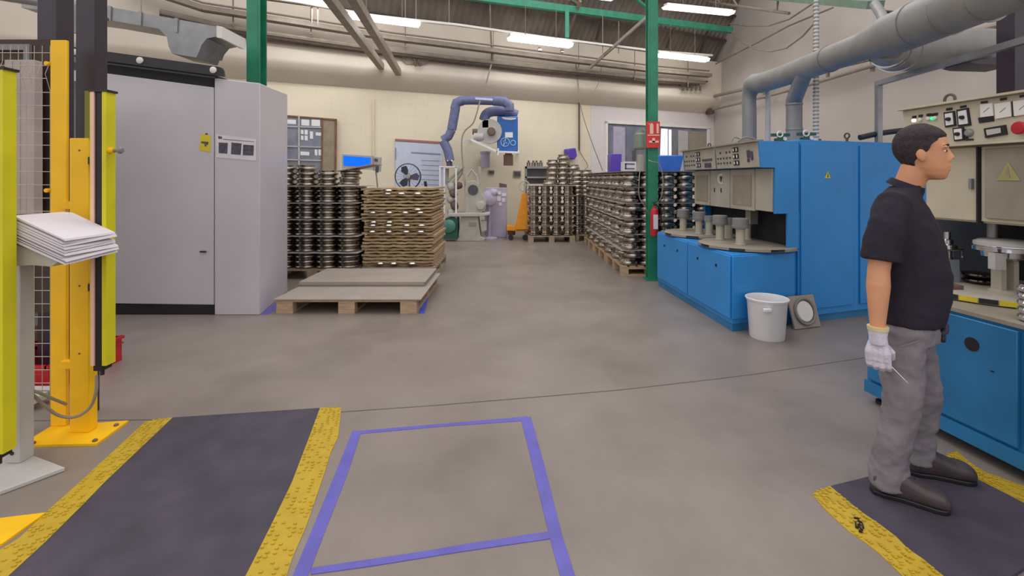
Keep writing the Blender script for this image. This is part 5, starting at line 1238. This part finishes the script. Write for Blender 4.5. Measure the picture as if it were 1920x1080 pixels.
b = MB(); b.lathe(c+UP*.14, [(.03, 0), (.03, .06), (.05, .065), (.05, .09), (.03, .095), (.03, .12), (.018, .125), (.018, .17), (0, .17)], 20); b.tube([c+V((-.02, -.02, .2)), c+V((.06, -.03, .2)), c+V((.065, -.03, .15))], .01, 8); part('chrome_valve', b, M_chrome, f2, 'chrome valve')
# loose dishes and parts on the table
c = P(1838, 531, (CH-zt_)*FP/(531-HY)); c.z = zt_
dm = MB(); dm.lathe((0, 0, 0), [(0, 0), (.05, 0), (.085, .012), (.09, .02), (.088, .028), (.05, .034), (0, .034)], 30); ME_dish = dm.mesh('steel_dish', mat('dark_polished_steel', (96, 84, 82), .18, 1.0))
for k in range(2): disc(ME_dish, c+UP*.0345*k, '%s dark polished dish of the pair on the near rotary table' % ['lower', 'upper'][k], 'dark dishes on the near rotary table', 'steel_dish')
c = P(1781, 541, (CH-zt_)*FP/(541-HY)); c.z = zt_; b = MB(); b.ob(c+UP*.012, (.055, 0, 0), (0, .03, 0), (0, 0, .012)); one('metal_block', b, M_rust, 'flat brown metal block on the near rotary table beside the worker', 'block', bev=.003)
c = m2p(.82, .13, .7355)
jm = MB(); jm.lathe((0, 0, 0), [(0, 0), (.055, 0), (.066, .008), (.07, .02), (.066, .03), (.058, .034), (0, .034)], 30); ME_ring = jm.mesh('steel_cup', M_chrome)
for k in range(5): disc(ME_ring, c+UP*.0345*k, 'shiny steel cup, %s of the five stacked at the right picture edge' % ORD[k], 'stacked cups at the table edge', 'steel_cup', cat='metal cup')

# ================================================================== THE WORKER
PR = V((1.79, 2.18, .0145)); PA = math.radians(-42)
person = thing('person', 'worker in black polo shirt and grey trousers standing on the right mat holding a tool', 'person', PR, PA)
PM = WM['person']
def L(x, y, z): return PM @ V((x, y, z-.0145))
def rings(mb, rs, n=20, caps=True, pw=2.0):
    """rs: (cx, cy, z, rx_front, rx_back, ry) horizontal slices in the person's frame"""
    vs = []; k = len(rs)
    for cx_, cy_, z_, rf, rb, ry in rs:
        for j in range(n):
            w = 2*PI*j/n; c_, s_ = math.cos(w), math.sin(w)
            c2 = abs(c_)**(2/pw)*(1 if c_ > 0 else -1); s2 = abs(s_)**(2/pw)*(1 if s_ > 0 else -1)
            vs.append(L(cx_+(rf if c_ > 0 else rb)*c2, cy_+ry*s2, z_))
    fs = [(i*n+j, i*n+(j+1) % n, (i+1)*n+(j+1) % n, (i+1)*n+j) for i in range(k-1) for j in range(n)]
    if caps: fs += [tuple(range(n))[::-1], tuple((k-1)*n+j for j in range(n))]
    return mb.add(vs, fs)
def ltube(mb, pts, r, n=12): return mb.tube([L(*p) for p in pts], r, n)
def lell(mb, c, r, n=16, m=10, rz=0): return mb.ell(L(*c), r, n, m, Matrix.Rotation(PA+rz, 3, 'Z'))
def remesh(o, vox, it=2, fac=.5):
    m_ = o.modifiers.new('remesh', 'REMESH'); m_.mode = 'VOXEL'; m_.voxel_size = vox; m_.use_smooth_shade = True
    if it: s_ = o.modifiers.new('smooth', 'SMOOTH'); s_.iterations = it; s_.factor = fac
HX, HZ = .055, 1.535
# --- body: one continuous surface (head, neck, trunk, arms, legs)
b = MB()
head = [(.052, -.120, .022, .025, .022), (.045, -.112, .038, .035, .034), (.032, -.098, .056, .05, .047), (.02, -.07, .072, .072, .060), (.008, -.035, .082, .085, .068), (0, 0, .087, .094, .073),
        (0, .035, .089, .098, .076), (0, .065, .083, .095, .073), (-.002, .09, .068, .08, .062), (-.005, .108, .046, .058, .044), (-.008, .119, .02, .028, .02)]
rings(b, [(HX+c_, 0, HZ+z_, f, k, w) for c_, z_, f, k, w in head], 24)
ltube(b, [(-.02, 0, 1.33), (.012, 0, 1.40), (.035, 0, 1.47)], [.062, .056, .056], 18)
# nose, brow, lips, chin, ears
ltube(b, [(HX+.082, 0, HZ+.014), (HX+.090, 0, HZ-.010), (HX+.098, 0, HZ-.030)], [.009, .012, .015], 10)
lell(b, (HX+.088, .011, HZ-.036), (.012, .009, .009)); lell(b, (HX+.088, -.011, HZ-.036), (.012, .009, .009))
for s_ in (-1, 1):
    lell(b, (HX+.074, s_*.032, HZ+.022), (.014, .024, .008))
    lell(b, (HX-.002, s_*.079, HZ-.008), (.018, .007, .032)); lell(b, (HX+.003, s_*.078, HZ-.03), (.010, .006, .014))
lell(b, (HX+.087, 0, HZ-.060), (.013, .024, .0065)); lell(b, (HX+.085, 0, HZ-.075), (.013, .021, .0075)); lell(b, (HX+.066, 0, HZ-.103), (.020, .022, .015)); lell(b, (HX+.0, 0, HZ-.085), (.05, .052, .03))
# trunk under the shirt
rings(b, [(0, 0, .72, .06, .07, .11), (0, 0, .80, .075, .08, .12), (0, 0, .95, .10, .085, .125), (0, 0, 1.12, .105, .095, .145), (-.01, 0, 1.27, .09, .09, .155), (-.015, 0, 1.34, .06, .06, .08)])
ARM_R = [(-.035, -.155, 1.305), (-.055, -.19, 1.22), (-.072, -.205, 1.12), (-.082, -.218, 1.02), (-.082, -.228, .96), (-.083, -.24, .87), (-.083, -.248, .80), (-.082, -.25, .745)]
ltube(b, ARM_R, [.05, .048, .043, .041, .044, .036, .029, .028], 16)
ARM_L = [(-.035, .155, 1.305), (-.045, .19, 1.22), (-.045, .21, 1.12), (-.03, .225, 1.02), (0, .225, .96), (.045, .215, .88), (.075, .208, .82), (.085, .205, .78)]
ltube(b, ARM_L, [.05, .048, .043, .041, .044, .036, .029, .027], 16)
LEG_R = [(-.02, -.075, .74), (-.01, -.09, .60), (0, -.095, .44), (-.03, -.10, .30), (-.07, -.10, .12), (-.075, -.10, .06)]
LEG_L = [(0, .075, .74), (.03, .115, .60), (.06, .15, .44), (.045, .175, .30), (.02, .195, .12), (.02, .195, .06)]
ltube(b, LEG_R, [.06, .062, .052, .05, .037, .036], 14); ltube(b, LEG_L, [.06, .062, .052, .05, .037, .036], 14)
ltube(b, [(-.10, -.10, .055), (-.02, -.094, .05), (.08, -.085, .042)], [.03, .032, .025], 12); ltube(b, [(0, .19, .055), (.07, .225, .05), (.15, .26, .042)], [.03, .032, .025], 12)
body = part('body', b, M_skin, person, smooth=0); remesh(body, .006, 3)
for s_ in (-1, 1):
    b = MB(); lell(b, (HX+.075, s_*.032, HZ+.004), (.008, .010, .0055), 14, 8); ey = part('eye', b, M_white, person)
    b = MB(); lell(b, (HX+.0800, s_*.034, HZ+.004), (.0045, .006, .005), 12, 8); part('iris', b, M_hair, ey)
    b = MB(); ltube(b, [(HX+.083, s_*.014, HZ+.026), (HX+.086, s_*.03, HZ+.031), (HX+.07, s_*.05, HZ+.026)], [.003, .005, .003], 6); part('eyebrow', b, M_hair, person)
# hair: short, dark
b = MB(); n = 32; vs = []; lev = [-.062, -.045, -.02, .005, .03, .05, .068, .088, .105, .119, .129]
import bisect
def headr(z_):
    hs = [(h[1], h) for h in head]
    for (za, A), (zb2, B_) in zip(hs[:-1], hs[1:]):
        if za <= z_ <= zb2:
            f = (z_-za)/(zb2-za); return [A[i]+(B_[i]-A[i])*f for i in range(5)]
    return list(head[-1])
for z_ in lev:
    c_, _, f, k, w = headr(min(z_, .119)); g = .010 if z_ < .1 else .012
    if z_ > .119: f = k = w = .004
    lim = math.radians(118) if z_ < -.03 else math.radians(100) if z_ < 0 else math.radians(72) if z_ < .04 else math.radians(58) if z_ < .06 else math.radians(0)
    for j in range(n+1):
        a_ = lim+(2*PI-2*lim)*j/n; ca, sa = math.cos(a_), math.sin(a_)
        thick = g*(.5 if z_ < -.03 else 1)
        vs.append(L(HX+c_+((f if ca > 0 else k)+thick)*ca, (w+thick)*sa, HZ+z_+(.006 if z_ > .1 else 0)))
fs = [(i*(n+1)+j, i*(n+1)+j+1, (i+1)*(n+1)+j+1, (i+1)*(n+1)+j) for i in range(len(lev)-1) for j in range(n)]
b.add(vs, fs); hair = part('hair', b, M_hair, person, 'short dark hair', smooth=60)
sm = hair.modifiers.new('solid', 'SOLIDIFY'); sm.thickness = .012; sm.offset = -1
sb = hair.modifiers.new('sub', 'SUBSURF'); sb.levels = sb.render_levels = 1
# --- shirt
b = MB()
rings(b, [(0, 0, .775, .128, .125, .165), (.003, 0, .80, .135, .125, .168), (.01, 0, .90, .148, .115, .165), (.01, 0, 1.0, .148, .112, .165), (.0, 0, 1.12, .136, .12, .178), (-.01, 0, 1.21, .122, .12, .188),
          (-.02, 0, 1.28, .10, .11, .185), (-.02, 0, 1.325, .08, .09, .155), (-.015, 0, 1.352, .068, .075, .11), (-.004, 0, 1.38, .064, .068, .070), (.004, 0, 1.392, .060, .064, .066)], 28, pw=2.3)
for A in (ARM_R, ARM_L):
    p = [V(q_) for q_ in A[:4]]; s0 = V((p[0].x, p[0].y*.8, p[0].z-.01)); e = p[2].lerp(p[3], .55)
    b.tube([L(*q_) for q_ in (s0, p[0], p[1], p[2], e)], [.07, .068, .07, .070, .074], 18)
sh = part('shirt', b, M_shirt, person, 'black short-sleeved polo shirt', smooth=0); remesh(sh, .008, 3)
tx = bpy.data.textures.new('cloth_folds', 'CLOUDS'); tx.noise_scale = .11; tx.noise_depth = 2
dm_ = sh.modifiers.new('folds', 'DISPLACE'); dm_.texture = tx; dm_.strength = .018; dm_.mid_level = .5; dm_.texture_coords = 'LOCAL'
b = MB(); ltube(b, [(-.008, 0, 1.372), (.0, 0, 1.388), (.006, 0, 1.402)], [.074, .071, .065], 24)
co = part('collar', b, M_shirt, sh)
# --- trousers
b = MB()
rings(b, [(0, 0, .70, .115, .12, .155), (0, 0, .76, .118, .122, .16), (0, 0, .83, .115, .115, .155)], 24)
rings(b, [(-.012, -.08, .76, .10, .105, .085), (-.012, -.085, .66, .085, .09, .085), (-.008, -.09, .55, .075, .08, .078), (-.005, -.095, .44, .072, .074, .07), (-.02, -.098, .34, .068, .068, .066),
          (-.045, -.10, .22, .067, .066, .064), (-.06, -.10, .14, .070, .068, .064), (-.062, -.10, .105, .076, .070, .070), (-.062, -.10, .07, .070, .068, .068), (-.060, -.10, .05, .078, .07, .07)], 22)
rings(b, [(.005, .08, .76, .10, .105, .085), (.018, .10, .66, .085, .09, .085), (.035, .125, .55, .075, .08, .078), (.055, .15, .44, .072, .074, .07), (.052, .168, .34, .068, .068, .066),
          (.035, .185, .22, .067, .066, .064), (.03, .192, .14, .070, .066, .064), (.028, .195, .115, .076, .068, .068), (.028, .195, .085, .070, .068, .068), (.028, .195, .07, .076, .07, .07)], 22)
tr_ = part('trousers', b, M_trous, person, 'loose grey work trousers', smooth=0); remesh(tr_, .008, 3)
tx2 = bpy.data.textures.new('trouser_folds', 'CLOUDS'); tx2.noise_scale = .075; tx2.noise_depth = 3
dm_ = tr_.modifiers.new('folds', 'DISPLACE'); dm_.texture = tx2; dm_.strength = .03; dm_.mid_level = .5; dm_.texture_coords = 'LOCAL'
b = MB()
for p0, p1 in (((-.012, -.176, .70), (.05, -.165, .735)), ((-.06, -.172, .69), (-.075, -.165, .60))): ltube(b, [p0, p1], .003, 6)
part('pocket_seam', b, M_trous, tr_)
# --- shoes
def shoe(cx_, cy_, ang, lab):
    def S(x, y, z_): 
        c_, s_ = math.cos(ang), math.sin(ang); return L(cx_+x*c_-y*s_, cy_+x*s_+y*c_, z_+.0145)
    b = MB(); n = 18
    sl = [(-.105, .024, .055), (-.098, .036, .085), (-.07, .042, .115), (-.03, .044, .122), (.01, .044, .112), (.045, .047, .095), (.085, .053, .080), (.12, .054, .076), (.142, .052, .070), (.158, .044, .060), (.168, .026, .044)]
    vs = []
    for x, w, h in sl:
        for j in range(n):
            a_ = 2*PI*j/n; ca_, sa_ = math.cos(a_), math.sin(a_); vs.append(S(x, w*math.copysign(abs(ca_)**.7, ca_), .006+(h*1.06-.006)*(.5+.5*math.copysign(abs(sa_)**.8, sa_))))
    fs = [(i*n+j, i*n+(j+1) % n, (i+1)*n+(j+1) % n, (i+1)*n+j) for i in range(len(sl)-1) for j in range(n)]+[tuple(range(n))[::-1], tuple((len(sl)-1)*n+j for j in range(n))]
    b.add(vs, fs); b.tube([S(-.055, 0, .09), S(-.052, 0, .12)], [.040, .036], 16)
    o = part('shoe', b, M_shoe, person, lab, smooth=0); remesh(o, .004, 2)
    b = MB(); out = [(-.11, .0), (-.10, .032), (-.06, .042), (0, .040), (.06, .049), (.11, .058), (.138, .055), (.158, .042), (.170, 0)]
    poly = [S(x, y, 0) for x, y in out]+[S(x, -y, 0) for x, y in out[-2:0:-1]]
    b.ext(poly, UP*.019); part('shoe_sole', b, M_black, o, bev=.004)
    b = MB()
    for x, z_ in ((.0, .113), (.022, .104), (.044, .094)): b.tube([S(x, -.026, z_-.004), S(x+.004, 0, z_+.006), S(x, .026, z_-.004)], .003, 6)
    part('shoe_lace', b, M_black, o)
shoe(-.015, -.102, math.radians(12), 'dark brown work shoe, nearer')
shoe(.082, .205, math.radians(26), 'dark brown work shoe, farther')
# --- gloves and tool
def hand(wx, wy, wz, side, m, lab):
    """hanging hand closed in a loose fist, palm towards the body; side -1 right, +1 left"""
    s_ = -side; b = MB()                  # s_: towards the body
    def H(x, y, z_): return (wx+x, wy+s_*y, wz+z_)
    ltube(b, [H(0, 0, .04), H(0, 0, .0), H(.003, 0, -.03)], [.037, .033, .033], 16)
    for x in (-.026, -.008, .010, .028): ltube(b, [H(x*.6, .0, -.02), H(x, -.004, -.065), H(x*1.05, -.004, -.10)], [.018, .020, .017], 10)
    fl = [(.034, .92), (.012, 1.05), (-.011, 1.0), (-.032, .82)]
    for x, k in fl:                       # index to little finger, curled round the tool
        ltube(b, [H(x, -.006, -.092), H(x+.003, -.006, -.092-.030*k), H(x+.003, .016, -.098-.040*k), H(x+.001, .036, -.096-.026*k), H(x, .034, -.098-.002*k)], [.0125, .0118, .011, .0105, .009], 10)
    ltube(b, [H(.024, .010, -.035), H(.046, .020, -.062), H(.046, .032, -.088), H(.030, .042, -.104)], [.014, .0135, .012, .010], 10)
    o = part('glove', b, m, person, lab, smooth=0); remesh(o, .003, 1)
    b = MB(); ltube(b, [H(0, 0, .030), H(0, 0, .046)], [.038, .039], 18); part('glove_cuff', b, mat('pale_yellow_cuff', (222, 204, 150), .8), o, 'pale yellow cuff')
    return o
hand(-.082, -.25, .745, -1, M_glove, 'white knitted work glove')
hand(.088, .205, .80, 1, M_gloved, 'dark-palmed work glove')
b = MB(); t0, t1 = L(-.10, -.215, .635+.02), None
g0 = P(1664, 680, 2.03); g1 = P(1703, 719, 1.99); dg = (g1-g0).normalized()
b.tube([g0-dg*.07, g0, g1-dg*.03, g1], [.005, .005, .004, .002], 8)
one('hand_tool', b, M_steel, 'thin steel hand tool held in the white glove', 'tool')
